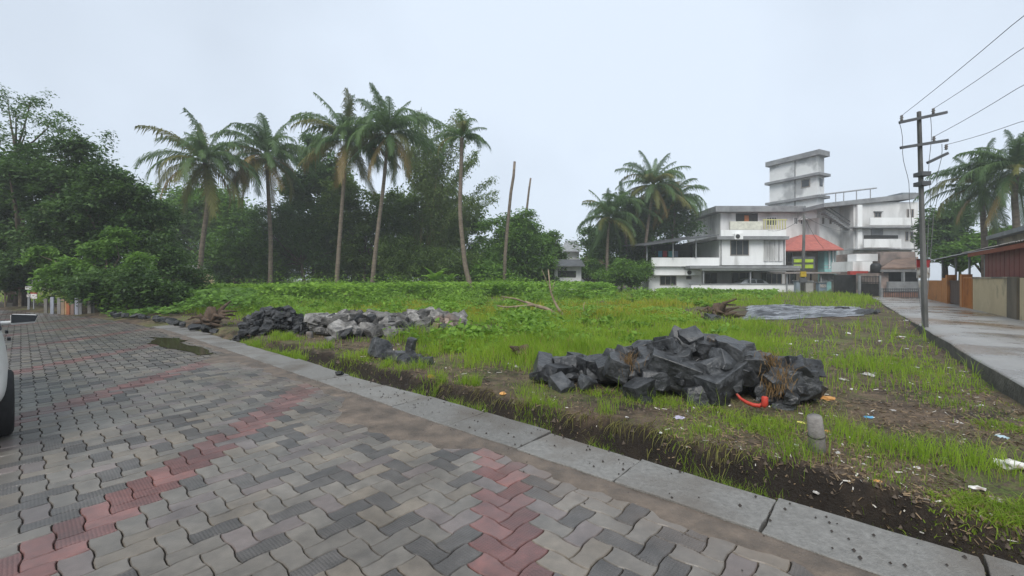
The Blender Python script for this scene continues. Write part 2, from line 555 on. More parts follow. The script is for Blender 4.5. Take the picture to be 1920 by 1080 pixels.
M_PARAPET = mat('mouldy_parapet', (0.40, 0.345, 0.26), (0.22, 0.195, 0.155), rough=0.9, scale=0.9, stain=(0.10, 0.095, 0.08), stain_scale=0.6, stain_lo=0.5, stain_hi=0.68)
M_ORANGE = mat('orange_paint', (0.50, 0.205, 0.055), (0.38, 0.15, 0.04), rough=0.6, scale=1.6, stain=(0.20, 0.09, 0.035), stain_scale=1.4, stain_lo=0.58, stain_hi=0.75)
M_MAROON = mat('maroon_sheet', (0.215, 0.050, 0.045), (0.16, 0.038, 0.036), rough=0.5, scale=1.5)
M_BROWNGATE = mat('brown_gate', (0.10, 0.065, 0.055), rough=0.6)
M_STEEL = mat('galvanised', (0.36, 0.37, 0.38), (0.24, 0.25, 0.26), rough=0.5, scale=4)
M_POLE = mat('concrete_pole', (0.135, 0.135, 0.13), (0.075, 0.075, 0.07), rough=0.85, scale=2.4, bump=0.4, bscale=40, stretch=(1, 1, 0.4))
M_ARM = mat('cross_arm_steel', (0.10, 0.105, 0.11), rough=0.6)
M_PORC = mat('porcelain', (0.22, 0.21, 0.20), rough=0.25)
M_WIRE = mat('wire', (0.16, 0.16, 0.165), rough=0.6)
M_BARK = mat('bark', (0.135, 0.105, 0.078), (0.07, 0.056, 0.043), rough=0.9, scale=5, bump=0.7, bscale=18, stretch=(1, 1, 0.35))
M_PALMBARK = mat('palm_bark', (0.205, 0.165, 0.125), (0.115, 0.092, 0.072), rough=0.9, scale=3, bump=0.9, bscale=9, stretch=(0.6, 0.6, 2.5))
M_DEADWOOD = mat('dead_wood', (0.30, 0.235, 0.165), (0.17, 0.13, 0.09), rough=0.9, scale=5)
M_DARKWOOD = mat('rotten_wood', (0.115, 0.078, 0.052), (0.05, 0.036, 0.026), rough=0.9, scale=6, bump=0.6)
M_WHITECAR = mat('white_car_paint', (0.78, 0.78, 0.76), (0.74, 0.74, 0.72), rough=0.25, scale=1, spec=0.5)
M_TYRE = mat('tyre_rubber', (0.022, 0.022, 0.023), rough=0.75, scale=8)
M_PLASTIC = mat('black_plastic', (0.03, 0.03, 0.032), rough=0.5)
M_RED = mat('red_plastic', (0.50, 0.05, 0.03), (0.36, 0.035, 0.022), rough=0.5, scale=14, stain=(0.14, 0.06, 0.04), stain_scale=14, stain_lo=0.56, stain_hi=0.7)
M_PAPER = mat('pale_litter', (0.62, 0.61, 0.58), (0.36, 0.35, 0.33), rough=0.7, scale=9, rnd=0.3, stain=(0.20, 0.15, 0.11), stain_scale=11, stain_lo=0.5, stain_hi=0.64)
M_ORANGE_LIT = mat('orange_litter', (0.62, 0.33, 0.11), (0.45, 0.22, 0.07), rough=0.7, scale=9)
M_YELLOW_LIT = mat('yellow_litter', (0.70, 0.66, 0.16), rough=0.6)
M_BLUE_LIT = mat('blue_litter', (0.13, 0.40, 0.62), rough=0.5)

LEAF_DARK = leaf_mat('leaf_dark', (0.028, 0.068, 0.024), (0.15, 0.265, 0.065), 0.42, patch=0.6)
LEAF_LEFT = leaf_mat('leaf_left', (0.018, 0.046, 0.016), (0.12, 0.215, 0.05), 0.4, patch=0.8)
LEAF_MID = leaf_mat('leaf_mid', (0.042, 0.10, 0.024), (0.21, 0.38, 0.06), 0.45, patch=0.55)
LEAF_OLIVE = leaf_mat('leaf_olive', (0.05, 0.09, 0.025), (0.20, 0.30, 0.07), 0.45, patch=0.5)
LEAF_BRIGHT = leaf_mat('leaf_bright', (0.10, 0.22, 0.028), (0.30, 0.50, 0.06), 0.45)
LEAF_BAMBOO = leaf_mat('leaf_bamboo', (0.085, 0.135, 0.042), (0.23, 0.32, 0.09), 0.5)
FROND_GREEN = leaf_mat('frond_green', (0.05, 0.10, 0.04), (0.14, 0.225, 0.07), 0.42)
FROND_OLIVE = leaf_mat('frond_olive', (0.09, 0.11, 0.032), (0.22, 0.21, 0.055), 0.4)
FROND_DRY = leaf_mat('frond_dry', (0.16, 0.115, 0.04), (0.34, 0.25, 0.08), 0.4)
GRASS = leaf_mat('grass_blade', (0.15, 0.27, 0.025), (0.40, 0.55, 0.06), 0.6, patch=0.5, dry=(0.36, 0.31, 0.10), dry_amt=0.05)
GRASS_YEL = leaf_mat('grass_yellowish', (0.26, 0.28, 0.03), (0.52, 0.47, 0.06), 0.5, patch=0.7)
GRASS_SHORT = leaf_mat('grass_short', (0.13, 0.23, 0.022), (0.36, 0.48, 0.055), 0.5, patch=1.4, dry=(0.27, 0.22, 0.09), dry_amt=0.12)
GRASS_DEAD = leaf_mat('grass_dead', (0.16, 0.10, 0.045), (0.33, 0.21, 0.09), 0.4, patch=1.0)

# ================================================================== SETTING
# ------------------------------------------------------------------ ground
def axis(lo, hi, step, far, grow=1.22):
    a = list(np.arange(lo, hi, step))
    s = step; p = a[-1]; up = []
    while p < far:
        s *= grow; p += s; up.append(p)
    s = step; p = lo; dn = []
    while p > -far:
        s *= grow; p -= s; dn.append(p)
    return np.array(dn[::-1] + a + up)
gx = axis(-8, 8, 0.05, 480, 1.15); gy = axis(1.0, 10, 0.05, 480, 1.15)
X, Y = np.meshgrid(gx, gy)
Zg = ground_h(X, Y)
nx, ny = len(gx), len(gy)
idx = np.arange(nx * ny).reshape(ny, nx)
fq = np.stack([idx[:-1, :-1], idx[:-1, 1:], idx[1:, 1:], idx[1:, :-1]], -1).reshape(-1, 4)
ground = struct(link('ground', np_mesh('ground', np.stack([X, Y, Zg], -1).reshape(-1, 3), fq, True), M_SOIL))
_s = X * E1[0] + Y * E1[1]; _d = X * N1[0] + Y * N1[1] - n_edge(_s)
_mud_shade = np.maximum(1 - sst(0.95, 1.06, _d + bank_jit(_s)), 0.85 * (1 - sst(0.9, 1.7, _d + 0.35 * fbm(X * 1.4, Y * 1.4, 15, 3))) * (1 - sst(-1.6, 0.2, _s))) * (1 - sst(9, 13, _s))  # wet soil, blackened over the dug bank to stand in for its shade
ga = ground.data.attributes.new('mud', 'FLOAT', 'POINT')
ga.data.foreach_set('value', _mud_shade.ravel().astype(np.float32))

# ------------------------------------------------------------------ road of interlocking pavers
ss = np.arange(-14, 60, 0.5)
v = []; 
for s in ss:
    e = float(n_edge(s))
    for n in (e - 7.6, e - 3.6, e):
        p = road(s, n); v.append((p.x, p.y, -0.022))
f = []
for i in range(len(ss) - 1):
    for k in range(2):
        a = i * 3 + k; f.append((a, a + 3, a + 4, a + 1))
road_o = struct(link('road', np_mesh('road', v, f), M_JOINT))

A = 0.124
def edge_pts(p, q):
    """profile of one unit grid edge p->q, without the end point; bulge side alternates over the grid"""
    (x0, y0), (x1, y1) = p, q
    lowx, lowy = min(x0, x1), min(y0, y1)
    sg = 1 if (int(lowx) + int(lowy)) % 2 == 0 else -1
    if y0 == y1:
        nxv, nyv = 0, 1
    else:
        nxv, nyv = 1, 0
        sg = -sg
    pts = [(x0, y0)]
    for t in (0.24, 0.76):
        pts.append((x0 + (x1 - x0) * t + nxv * sg * 0.055, y0 + (y1 - y0) * t + nyv * sg * 0.055))
    return pts
def outline(cells):
    if cells == 'H':
        c = [(0, 0), (1, 0), (2, 0), (2, 1), (1, 1), (0, 1)]
    else:
        c = [(2, -1), (3, -1), (3, 0), (3, 1), (2, 1), (2, 0)]
    out = []
    for i in range(6):
        out += edge_pts(c[i], c[(i + 1) % 6])
    return np.array(out, float)
def inset(P, d):
    Q = np.roll(P, -1, 0) - np.roll(P, 1, 0)
    nrm = np.stack([-Q[:, 1], Q[:, 0]], 1); nrm /= np.linalg.norm(nrm, axis=1)[:, None]
    return P + nrm * d
def paver_geo(kind):
    P = outline(kind)
    c = P.mean(0)
    return inset(P, 0.022) - c, inset(P, 0.055) - c, c
PG = {k: paver_geo(k) for k in 'HV'}
def paver_mesh(kind, chamfer):
    lo, hi, c = PG[kind]
    k = len(lo)
    def w(P, z):
        return [(p[0] * A * E1[0] + p[1] * A * N1[0], p[0] * A * E1[1] + p[1] * A * N1[1], z) for p in P]
    # (U,V) -> world is a mirrored frame, so wind the faces the other way round
    vv = w(hi, 0.0) + w(lo, -0.006) + w(lo, -0.02)
    ff = [tuple(range(k))[::-1]]
    for r in range(2):
        for i in range(k):
            j = (i + 1) % k
            ff.append((r * k + i, r * k + j, (r + 1) * k + j, (r + 1) * k + i))
    return vv, ff
blocks = []
U0 = 1.1
for i in range(-160, 480):
    for j2 in range(-70, 260):
        # lattice point = i*(1,1) + j*(2,-2)
        j = j2 - 60
        bu = i + 2 * j; bv = i - 2 * j
        s_ = (bu - U0) * A; n_ = bv * A
        if not (-9 < s_ < 33 and -8 < n_ < 3.0):
            continue
        for kind in 'HV':
            lo, hi, c = PG[kind]
            s1 = (bu + c[0] - U0) * A; n1 = (bv + c[1]) * A
            e = float(n_edge(s1))
            if n1 > e - 0.10 or n1 < e - 7.5:
                continue
            if s1 > 20 and n1 < e - 4.5:
                continue
            col = j if kind == 'H' else j + 1
            blocks.append((kind, s1, n1, (-j if kind == 'H' else -j - 1) % 7 == 0))
pm = {}
for kind in 'HV':
    vv, ff = paver_mesh(kind, True)
    pm[kind] = (np.array(vv), ff)
def pick(red):
    r = random.random()
    if red:
        return 4 if r < 0.33 else (5 if r < 0.45 else 3)
    return 2 if r < 0.27 else (1 if r < 0.42 else (5 if r < 0.55 else 0))
scored = []
for b in blocks:
    p = road(b[1], b[2])
    vis = p.y > 1.7 and abs(p.x / p.y) < 1.25 and (H * F / p.y + HY) < 1110
    scored.append((0 if vis else 1, p.length, b, p))
scored.sort(key=lambda q: (q[0], q[1]))
shared = {}
for kind in 'HV':
    for mi, m in enumerate(PAV):
        me = bpy.data.meshes.new('paving_block'); me.from_pydata([tuple(q) for q in pm[kind][0]], [], pm[kind][1]); me.materials.append(m); me.update()
        shared[kind, mi] = me
for q in scored[:300]:
    kind, s1, n1, red = q[2]
    o = link('paving_block', shared[kind, pick(red)], None, road_o)
    o.location = (q[3].x, q[3].y, random.uniform(-0.002, 0.002))
    o.rotation_euler = (random.uniform(-0.006, 0.006), random.uniform(-0.006, 0.006), random.uniform(-0.008, 0.008))
me = bpy.data.meshes.new('paving')
V = []; FA = []; MI = []; off = 0
for q in scored[300:]:
    kind, s1, n1, red = q[2]
    k = 18
    near = q[1] < 9 and q[0] == 0
    vv = pm[kind][0][: (2 * k if near else k)]
    V.append(vv + np.array([q[3].x, q[3].y, random.uniform(-0.003, 0.002)]))
    ff = pm[kind][1][: (1 + k if near else 1)]
    FA += [tuple(a + off for a in fc) for fc in ff]
    mi = pick(red)
    MI += [mi] * len(ff)
    off += len(vv)
me.from_pydata(np.concatenate(V).tolist(), [], FA)
for m in PAV:
    me.materials.append(m)
me.polygons.foreach_set('material_index', MI)
me.update()
po = stuff(link('paving', me, None, road_o))

# ------------------------------------------------------------------ drain with concrete cover slabs
s_list = np.arange(-9, 17.01, 0.5)
b = MB()
for i in range(len(s_list) - 1):
    s0, s1 = s_list[i], s_list[i + 1]; e0, e1 = float(n_edge(s0)), float(n_edge(s1))
    b.hexa([road(s0, e0 + 0.02, -0.3), road(s1, e1 + 0.02, -0.3), road(s1, e1 + 0.50, -0.3), road(s0, e0 + 0.50, -0.3),
            road(s0, e0 + 0.02, -0.05), road(s1, e1 + 0.02, -0.05), road(s1, e1 + 0.50, -0.05), road(s0, e0 + 0.50, -0.05)])
drain = struct(b.build('drain', M_KERB))
s = -8.6
k = 0
while s < 16.5:
    ln = random.uniform(0.84, 0.96)
    if abs(s - 1.2) < 0.4: ln = 0.9
    g_ = random.uniform(0.003, 0.009)
    e0, e1 = float(n_edge(s)), float(n_edge(s + ln))
    j = lambda a=0.018: random.uniform(-a, a)
    zt = 0.016 + j(0.005)
    tilt = j(0.012)
    c0, c1 = 0.03 + j(), 0.03 + j()
    w0, w1 = 0.52 + j(0.035), 0.52 + j(0.035)
    if s < -1.0: w0 += 0.07; w1 += 0.07
    b = MB()
    pts = [(s + g_, e0 + c0), (s + ln - g_, e1 + c1), (s + ln - g_ + j(), e1 + w1), (s + g_ + j(), e0 + w0)]
    N_ = 5
    top = []; 
    # slightly broken edges: 5 points per side
    ring = []
    for a_, b_ in zip(pts, pts[1:] + pts[:1]):
        for q in range(N_):
            t_ = q / N_
            jj = 0.0 if q == 0 else 0.007
            ring.append((a_[0] + (b_[0] - a_[0]) * t_ + random.uniform(-jj, jj), a_[1] + (b_[1] - a_[1]) * t_ + random.uniform(-jj, jj)))
    K = len(ring)
    for (u, v_) in ring:
        b.v.append(tuple(road(u, v_, zt + tilt * (v_ - pts[0][1]) * 2 + 0.0)))
    for (u, v_) in ring:
        b.v.append(tuple(road(u, v_, -0.045)))
    b.f.append(tuple(range(K))[::-1])
    for i in range(K):
        i2 = (i + 1) % K
        b.f.append((i, i2, K + i2, K + i))
    o = b.build('cover_slab', M_SLAB, drain, bevel=0.006)
    s += ln
    k += 1

# silt washed against the slabs, hiding the cut pavers
sv = []; sf = []; sl = np.arange(-9, 16, 0.06)
wsil = 0.15 + 0.14 * fbm(sl * 1.9, sl * 0, 91, 3) + 0.05 * vnoise(sl * 9, sl * 0, 95) + 0.9 * np.clip(fbm(sl * 0.55 + 3.1, sl * 0 + 7, 93, 3) - 0.02, 0, 1)
for i, s in enumerate(sl):
    e = float(n_edge(s))
    for q, (n, z) in enumerate(((e + 0.045, 0.004), (e - 0.05, 0.0065), (e - max(0.1, float(wsil[i])), 0.0045), (e - max(0.1, float(wsil[i])) - 0.015, -0.004))):
        p = road(s, n, z); sv.append(tuple(p))
for i in range(len(sl) - 1):
    for q in range(3):
        a = i * 4 + q; sf.append((a, a + 1, a + 5, a + 4))
silt = struct(link('silt', np_mesh('silt', sv, sf, True), mat('wet_silt', (0.165, 0.132, 0.104), (0.075, 0.062, 0.05), rough=0.7, rough2=0.45, scale=4, bump=0.5, bscale=60, detail=8)))

# brown puddle lying along the drain
pc = road(10.0, 2.45)
ring = []
ctr = [gp(275, 632, 0.008), gp(330, 634, 0.008), gp(362, 650, 0.008), gp(400, 663, 0.008), gp(372, 666, 0.008), gp(325, 655, 0.008), gp(290, 643, 0.008)]
_c = []
for a_, b_ in zip(ctr, ctr[1:] + ctr[:1]):
    for q in range(6):
        p_ = a_ + (b_ - a_) * (q / 6); nj = float(fbm(p_.x * 3, p_.y * 3, 17, 2))
        _c.append(p_ + Vector((nj * .16, nj * .12, 0)))
ctr = _c
me = bpy.data.meshes.new('puddle'); me.from_pydata([tuple(q) for q in ctr], [], [tuple(range(len(ctr)))])
me.update()
pud = struct(link('puddle', me, mat('muddy_water', (0.050, 0.042, 0.024), (0.04, 0.034, 0.02), rough=0.07, scale=2, spec=0.2)))

# ------------------------------------------------------------------ raised concrete lane
ts = np.concatenate([np.arange(3.0, 37, 0.4)])
v = []; f = []
for i, t_ in enumerate(ts):
    dz = 0.012 * float(vnoise(t_ * 0.8, 0.2, 3))
    dn = 0.02 * float(vnoise(t_ * 1.3, 4.2, 6))
    for n_, z_ in ((LANE_L + dn - 0.05, -0.2), (LANE_L + dn, LANE_Z - 0.03 + dz), (LANE_L + dn + 0.03, LANE_Z + dz), (LANE_L + 0.9, LANE_Z + 0.01), (LANE_L + 1.7, LANE_Z - 0.012), (LANE_R + 0.4, LANE_Z + 0.01)):
        p = lane(t_, n_, z_); v.append(tuple(p))
for i in range(len(ts) - 1):
    for k in range(5):
        a = i * 6 + k; f.append((a, a + 1, a + 7, a + 6))
me = np_mesh('lane', v, f)
me.materials.append(M_LANE); me.materials.append(M_KERB)
me.polygons.foreach_set('material_index', [1 if (i % 5) < 2 and (i % 5) == 0 else 0 for i in range(len(f))])
lane_o = struct(link('lane', me))

# ================================================================== BUILDINGS
def part(name, rects, Z, dep, m, parent):
    b = MB()
    for r in rects:
        b.pxbox(*r, Z, dep)
    return b.build(name, m, parent)

def window(px, Z, parent, proud=0.05, frame=M_FRAME, bars=2, sill=True, glass=M_GLASS):
    """frame standing proud of the wall, recessed pane, bars as sub-parts"""
    x0, y0, x1, y1 = px
    a = at(x0, y0, Z); c = at(x1, y1, Z)
    t_ = 0.07
    b = MB()
    b.box(a.x, c.x, Z - proud, Z + 0.02, a.z - t_, a.z)
    b.box(a.x, c.x, Z - proud, Z + 0.02, c.z, c.z + t_)
    b.box(a.x, a.x + t_, Z - proud, Z + 0.02, c.z + t_, a.z - t_)
    b.box(c.x - t_, c.x, Z - proud, Z + 0.02, c.z + t_, a.z - t_)
    wn = b.build('window', frame, parent)
    p = MB().box(a.x + t_, c.x - t_, Z - 0.012, Z - 0.004, c.z + t_, a.z - t_).build('pane', glass, wn)
    for k in range(bars):
        xx = a.x + (c.x - a.x) * (k + 1) / (bars + 1)
        MB().box(xx - 0.025, xx + 0.025, Z - proud + 0.005, Z - 0.014, c.z + t_, a.z - t_).build('mullion', frame, wn)
    if sill:
        MB().box(a.x - 0.1, c.x + 0.1, Z - 0.2, Z - 0.003, a.z + 0.03, a.z + 0.10).build('sunshade', M_BAND, wn)
    return wn

def aircon(px, py, Z, parent_label):
    c = at(px, py, Z)
    t_ = thing('air_conditioner', parent_label, 'air conditioner', (c.x, Z - 0.22, c.z - 0.28))
    MB().box(-0.42, 0.42, -0.15, 0.15, 0, 0.56).build('casing', M_WHITEWALL, t_)
    b = MB(); b.tube([(-0.12, -0.153, 0.28), (-0.12, -0.17, 0.28)], 0.22, 16); b.build('fan_grille', M_DARK, t_)
    b = MB(); b.box(-0.35, -0.31, -0.1, 0.20, -0.06, -0.003); b.box(0.31, 0.35, -0.1, 0.20, -0.06, -0.003); b.build('bracket', M_STEEL, t_)

# ---- white two-storey house
Z0 = 44.0
h1 = thing('house', 'white two-storey house with flat roof, carport and dark sheet awning', 'house', at(1350, 548, Z0))
h1.location = (0, 0, 0)
part('wall', [(1216, 500, 1316, 556)], Z0, 9, M_WHITEWALL, h1)
part('wall', [(1316.3, 503, 1492, 556)], Z0 + 3.0, 6, M_OLDWALL, h1)
part('wall', [(1349, 447, 1473, 497)], Z0 - 0.5, 8, M_WHITEWALL, h1)
part('balcony_parapet', [(1222, 483, 1348.6, 499.5)], Z0 - 1.1, 0.18, M_WHITEWALL, h1)
part('floor_slab', [(1226, 501, 1315, 516)], Z0 - 0.75, 0.6, M_WHITEWALL, h1)
part('floor_slab', [(1294, 498, 1502, 503.5)], Z0 - 2.2, 6.0, M_BAND, h1)
part('carport_slab', [(1316, 504, 1500, 507)], Z0 - 2.0, 4.8, M_WHITEWALL, h1)
part('roof_slab', [(1345, 443, 1480, 449)], Z0 - 1.1, 9.0, M_BAND, h1)
part('roof_parapet', [(1352, 431, 1474, 442.6)], Z0 - 0.9, 0.2, M_WHITEWALL, h1)
part('terrace_parapet', [(1369, 415, 1430, 430.5)], Z0 + 1.5, 0.2, mat('cream_parapet', (0.66, 0.65, 0.55), rough=0.8), h1)
b = MB()
for k in range(9):
    x = 1432 + k * 5
    b.pxbox(x, 413, x + 1.6, 430, Z0 + 1.5, 0.06)
b.pxbox(1431, 411, 1476, 412.8, Z0 + 1.5, 0.08)
b.build('terrace_railing', mat('yellow_paint', (0.58, 0.56, 0.25), rough=0.7), h1)
for x in (1437, 1447, 1457, 1464):
    part('curtain_panel', [(x - 4.2, 449.5, x + 4.2, 490)], Z0 - 0.58, 0.06, M_OLDWALL, h1)
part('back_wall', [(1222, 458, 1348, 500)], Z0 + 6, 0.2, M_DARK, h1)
window((1369, 450, 1404, 479), Z0 - 0.5, h1, bars=2)
window((1237, 517, 1268, 535), Z0, h1, bars=2, sill=False)
window((1286, 517, 1296, 524), Z0, h1, bars=0, sill=False)
window((1321, 512, 1344, 535), Z0 + 3.0, h1, bars=1, sill=False)
window((1372, 510, 1412, 535), Z0 + 3.0, h1, bars=2, sill=False)
window((1427, 510, 1466, 548), Z0 + 3.0, h1, bars=3, sill=False)
window((1472, 512, 1489, 548), Z0 + 3.0, h1, bars=1, sill=False)
for x in (1319, 1407, 1489):
    p0 = at(x, 552, Z0 - 1.7); p1 = at(x, 507.2, Z0 - 1.7)
    MB().tube([p0, p1], 0.07, 8).build('carport_post', M_STEEL, h1)
# sloping sheet awning over the balcony
a0, a1 = at(1209, 461, Z0 - 2.0), at(1348, 441, Z0 - 2.0)
c1, c0 = Vector((a1.x, Z0 + 6.5, a1.z + 0.6)), Vector((a0.x, Z0 + 6.5, a0.z + 0.6))
up = Vector((0, 0, 0.07))
MB().hexa([a0, a1, c1, c0, a0 + up, a1 + up, c1 + up, c0 + up]).build('sheet_awning', M_SHEET, h1)
for x, y in ((1213, 505), (1262, 484), (1305, 484)):
    p0 = at(x, y, Z0 - 1.3); tt = (x - 1209) / 139.0
    MB().tube([p0, (p0.x, p0.y, a0.z + (a1.z - a0.z) * tt - 0.02)], 0.05, 6).build('awning_post', M_STEEL, h1)
aircon(1382, 444, Z0 - 0.9, 'white air conditioner high on the white house above its dark window')
aircon(1292, 511, Z0 - 0.75, 'white air conditioner low on the left block of the white house')
for x, c, nm in ((1238, (0.10, 0.28, 0.42), 'blue'), (1247, (0.40, 0.07, 0.09), 'red'), (1257, (0.14, 0.38, 0.40), 'teal'), (1268, (0.22, 0.25, 0.33), 'grey')):
    p = at(x, 472, Z0 + 1.0)
    b = MB()
    for q in range(5):
        xx = p.x - 0.2 + q * 0.08
        b.quad((xx, p.y + 0.03 * (q % 2), p.z - 0.55), (xx + 0.08, p.y + 0.03 * ((q + 1) % 2), p.z - 0.55), (xx + 0.08, p.y + 0.03 * ((q + 1) % 2), p.z + 0.1), (xx, p.y + 0.03 * (q % 2), p.z + 0.1))
    o = b.build('laundry', mat('cloth_' + nm, c, rough=0.9), None)
    md = o.modifiers.new('thick', 'SOLIDIFY'); md.thickness = 0.02
    tag(o, nm + ' washing hung under the dark awning of the white house', 'laundry', 'washing on the balcony')
p0 = at(1232, 470.5, Z0 + 1.0); p1 = at(1300, 470.5, Z0 + 1.0)
tag(MB().tube([p0, p1], 0.012, 5).build('washing_line', M_WIRE), 'thin washing line under the dark awning of the white house', 'line')

# car under the carport
def simple_car(name, label, loc, rz, paint):
    t_ = thing(name, label, 'car', loc, rz)
    # stations along the length (y forward), half-width, sill, belt, roof
    st = [(-2.0, 0.70, 0.40, 0.80, 0.82), (-1.9, 0.80, 0.28, 0.92, 0.97), (-1.45, 0.84, 0.24, 0.95, 1.38), (-0.9, 0.85, 0.24, 0.95, 1.50), (0.0, 0.85, 0.24, 0.93, 1.50),
          (0.55, 0.85, 0.24, 0.92, 1.35), (1.05, 0.84, 0.24, 0.90, 0.96), (1.6, 0.80, 0.26, 0.80, 0.86), (1.85, 0.70, 0.30, 0.70, 0.74), (1.92, 0.58, 0.40, 0.60, 0.64)]
    vv = []; ff = []
    for (y, w_, z0, zb, zr) in st:
        wr = w_ * (0.72 if zr - zb > 0.2 else 0.86)
        ring = [(-w_ * 0.9, z0), (-w_, z0 + 0.16), (-w_, (z0 + zb) / 2), (-w_ * 0.97, zb), (-wr, zb + (zr - zb) * 0.85), (-wr * 0.7, zr),
                (wr * 0.7, zr), (wr, zb + (zr - zb) * 0.85), (w_ * 0.97, zb), (w_, (z0 + zb) / 2), (w_, z0 + 0.16), (w_ * 0.9, z0)]
        vv += [(x, y, z) for x, z in ring]
    n = 12
    for i in range(len(st) - 1):
        for k in range(n):
            k2 = (k + 1) % n
            ff.append((i * n + k, (i + 1) * n + k, (i + 1) * n + k2, i * n + k2))
    ff.append(tuple(range(n))); ff.append(tuple(range((len(st) - 1) * n, len(st) * n))[::-1])
    me = bpy.data.meshes.new('body'); me.from_pydata(vv, [], ff)
    me.polygons.foreach_set('use_smooth', [True] * len(ff)); me.update()
    body = link('body', me, paint, t_)
    sb = body.modifiers.new('sub', 'SUBSURF'); sb.levels = 2; sb.render_levels = 2
    for sx in (-1, 1):
        for y in (-1.32, 1.22):
            b = MB()
            prof = [(-0.10, 0.20), (-0.10, 0.27), (-0.085, 0.295), (-0.05, 0.305), (0.05, 0.305), (0.085, 0.295), (0.10, 0.27), (0.10, 0.20)]
            K = 28
            for k in range(K):
                th = 2 * math.pi * k / K
                for (dx, r) in prof:
                    b.v.append((sx * (0.77 + dx), y + r * math.cos(th), 0.305 + r * math.sin(th)))
            for k in range(K):
                for q in range(len(prof) - 1):
                    a_ = k * 8 + q; c_ = ((k + 1) % K) * 8 + q
                    b.f.append((a_, a_ + 1, c_ + 1, c_))
            wh = b.build('wheel', M_TYRE, t_, True)
            r_ = MB().tube([(sx * 0.80, y, 0.305), (sx * 0.85, y, 0.305)], [0.2, 0.17], 20).build('rim', M_STEEL, wh)
            hub = MB()
            for k in range(5):
                th = 2 * math.pi * k / 5
                hub.obox((sx * 0.858, y + 0.09 * math.cos(th), 0.305 + 0.09 * math.sin(th)), (1, 0, 0), (0, math.cos(th), math.sin(th)), (0, -math.sin(th), math.cos(th)), 0.008, 0.09, 0.02)
            hub.build('spoke', M_STEEL, wh)
        # side glass
        b = MB()
        for y0, y1 in ((-1.35, -0.55), (-0.5, 0.42)):
            b.hexa([(sx * 0.80, y0, 0.99), (sx * 0.80, y1, 0.99), (sx * 0.79, y1, 0.97), (sx * 0.79, y0, 0.97), (sx * 0.715, y0 + 0.12, 1.33), (sx * 0.715, y1 - 0.1, 1.33), (sx * 0.68, y1 - 0.1, 1.33), (sx * 0.68, y0 + 0.12, 1.33)])
        b.build('side_window', M_GLASS, t_)
        # mirror: painted shell with dark glass facing back
        b = MB()
        b.hexa([(sx * 0.885, 0.45, 0.89), (sx * 1.09, 0.45, 0.90), (sx * 1.06, 0.58, 0.91), (sx * 0.90, 0.60, 0.90), (sx * 0.885, 0.45, 1.03), (sx * 1.12, 0.45, 1.005), (sx * 1.07, 0.56, 1.0), (sx * 0.90, 0.58, 1.015)])
        b.obox((sx * 0.85, 0.54, 0.92), (1, 0, 0), (0, 1, 0), (0, 0, 1), 0.06, 0.03, 0.02)
        mr = b.build('mirror', paint, t_, bevel=0.02)
        MB().hexa([(sx * 0.892, 0.44, 0.918), (sx * 1.085, 0.44, 0.925), (sx * 1.085, 0.448, 0.925), (sx * 0.892, 0.448, 0.918), (sx * 0.892, 0.44, 1.024), (sx * 1.108, 0.44, 1.0), (sx * 1.108, 0.448, 1.0), (sx * 0.892, 0.448, 1.024)]).build('mirror_glass', M_GLASS, mr)
        MB().obox((sx * 0.66, -1.96, 0.78), (1, 0, 0), (0, 1, 0), (0, 0, 1), 0.08, 0.03, 0.1).build('tail_light', M_RED, t_, bevel=0.02)
        MB().obox((sx * 0.57, 1.84, 0.62), (1, 0, 0), (0, 1, 0), (0, 0, 1), 0.13, 0.04, 0.06).build('headlight', M_STEEL, t_, bevel=0.02)
        for y in (-0.62, 0.3):
            MB().obox((sx * 0.855, y, 0.83), (1, 0, 0), (0, 1, 0), (0, 0, 1), 0.012, 0.08, 0.015).build('door_handle', M_PLASTIC, t_)
    MB().hexa([(-0.6, -1.78, 1.05), (0.6, -1.78, 1.05), (0.6, -1.74, 1.05), (-0.6, -1.74, 1.05), (-0.55, -1.53, 1.33), (0.55, -1.53, 1.33), (0.55, -1.49, 1.33), (-0.55, -1.49, 1.33)]).build('rear_window', M_GLASS, t_)
    MB().hexa([(-0.62, 1.03, 1.0), (0.62, 1.03, 1.0), (0.62, 0.99, 1.0), (-0.62, 0.99, 1.0), (-0.56, 0.66, 1.32), (0.56, 0.66, 1.32), (0.56, 0.62, 1.32), (-0.56, 0.62, 1.32)]).build('windscreen', M_GLASS, t_)
    return t_
cp = at(1400, 552, Z0 - 0.2)
simple_car('parked_car', 'pale silver car parked under the white house carport', (cp.x, cp.y, 0.05), math.radians(95), mat('silver_paint', (0.42, 0.45, 0.48), rough=0.3, spec=0.5))

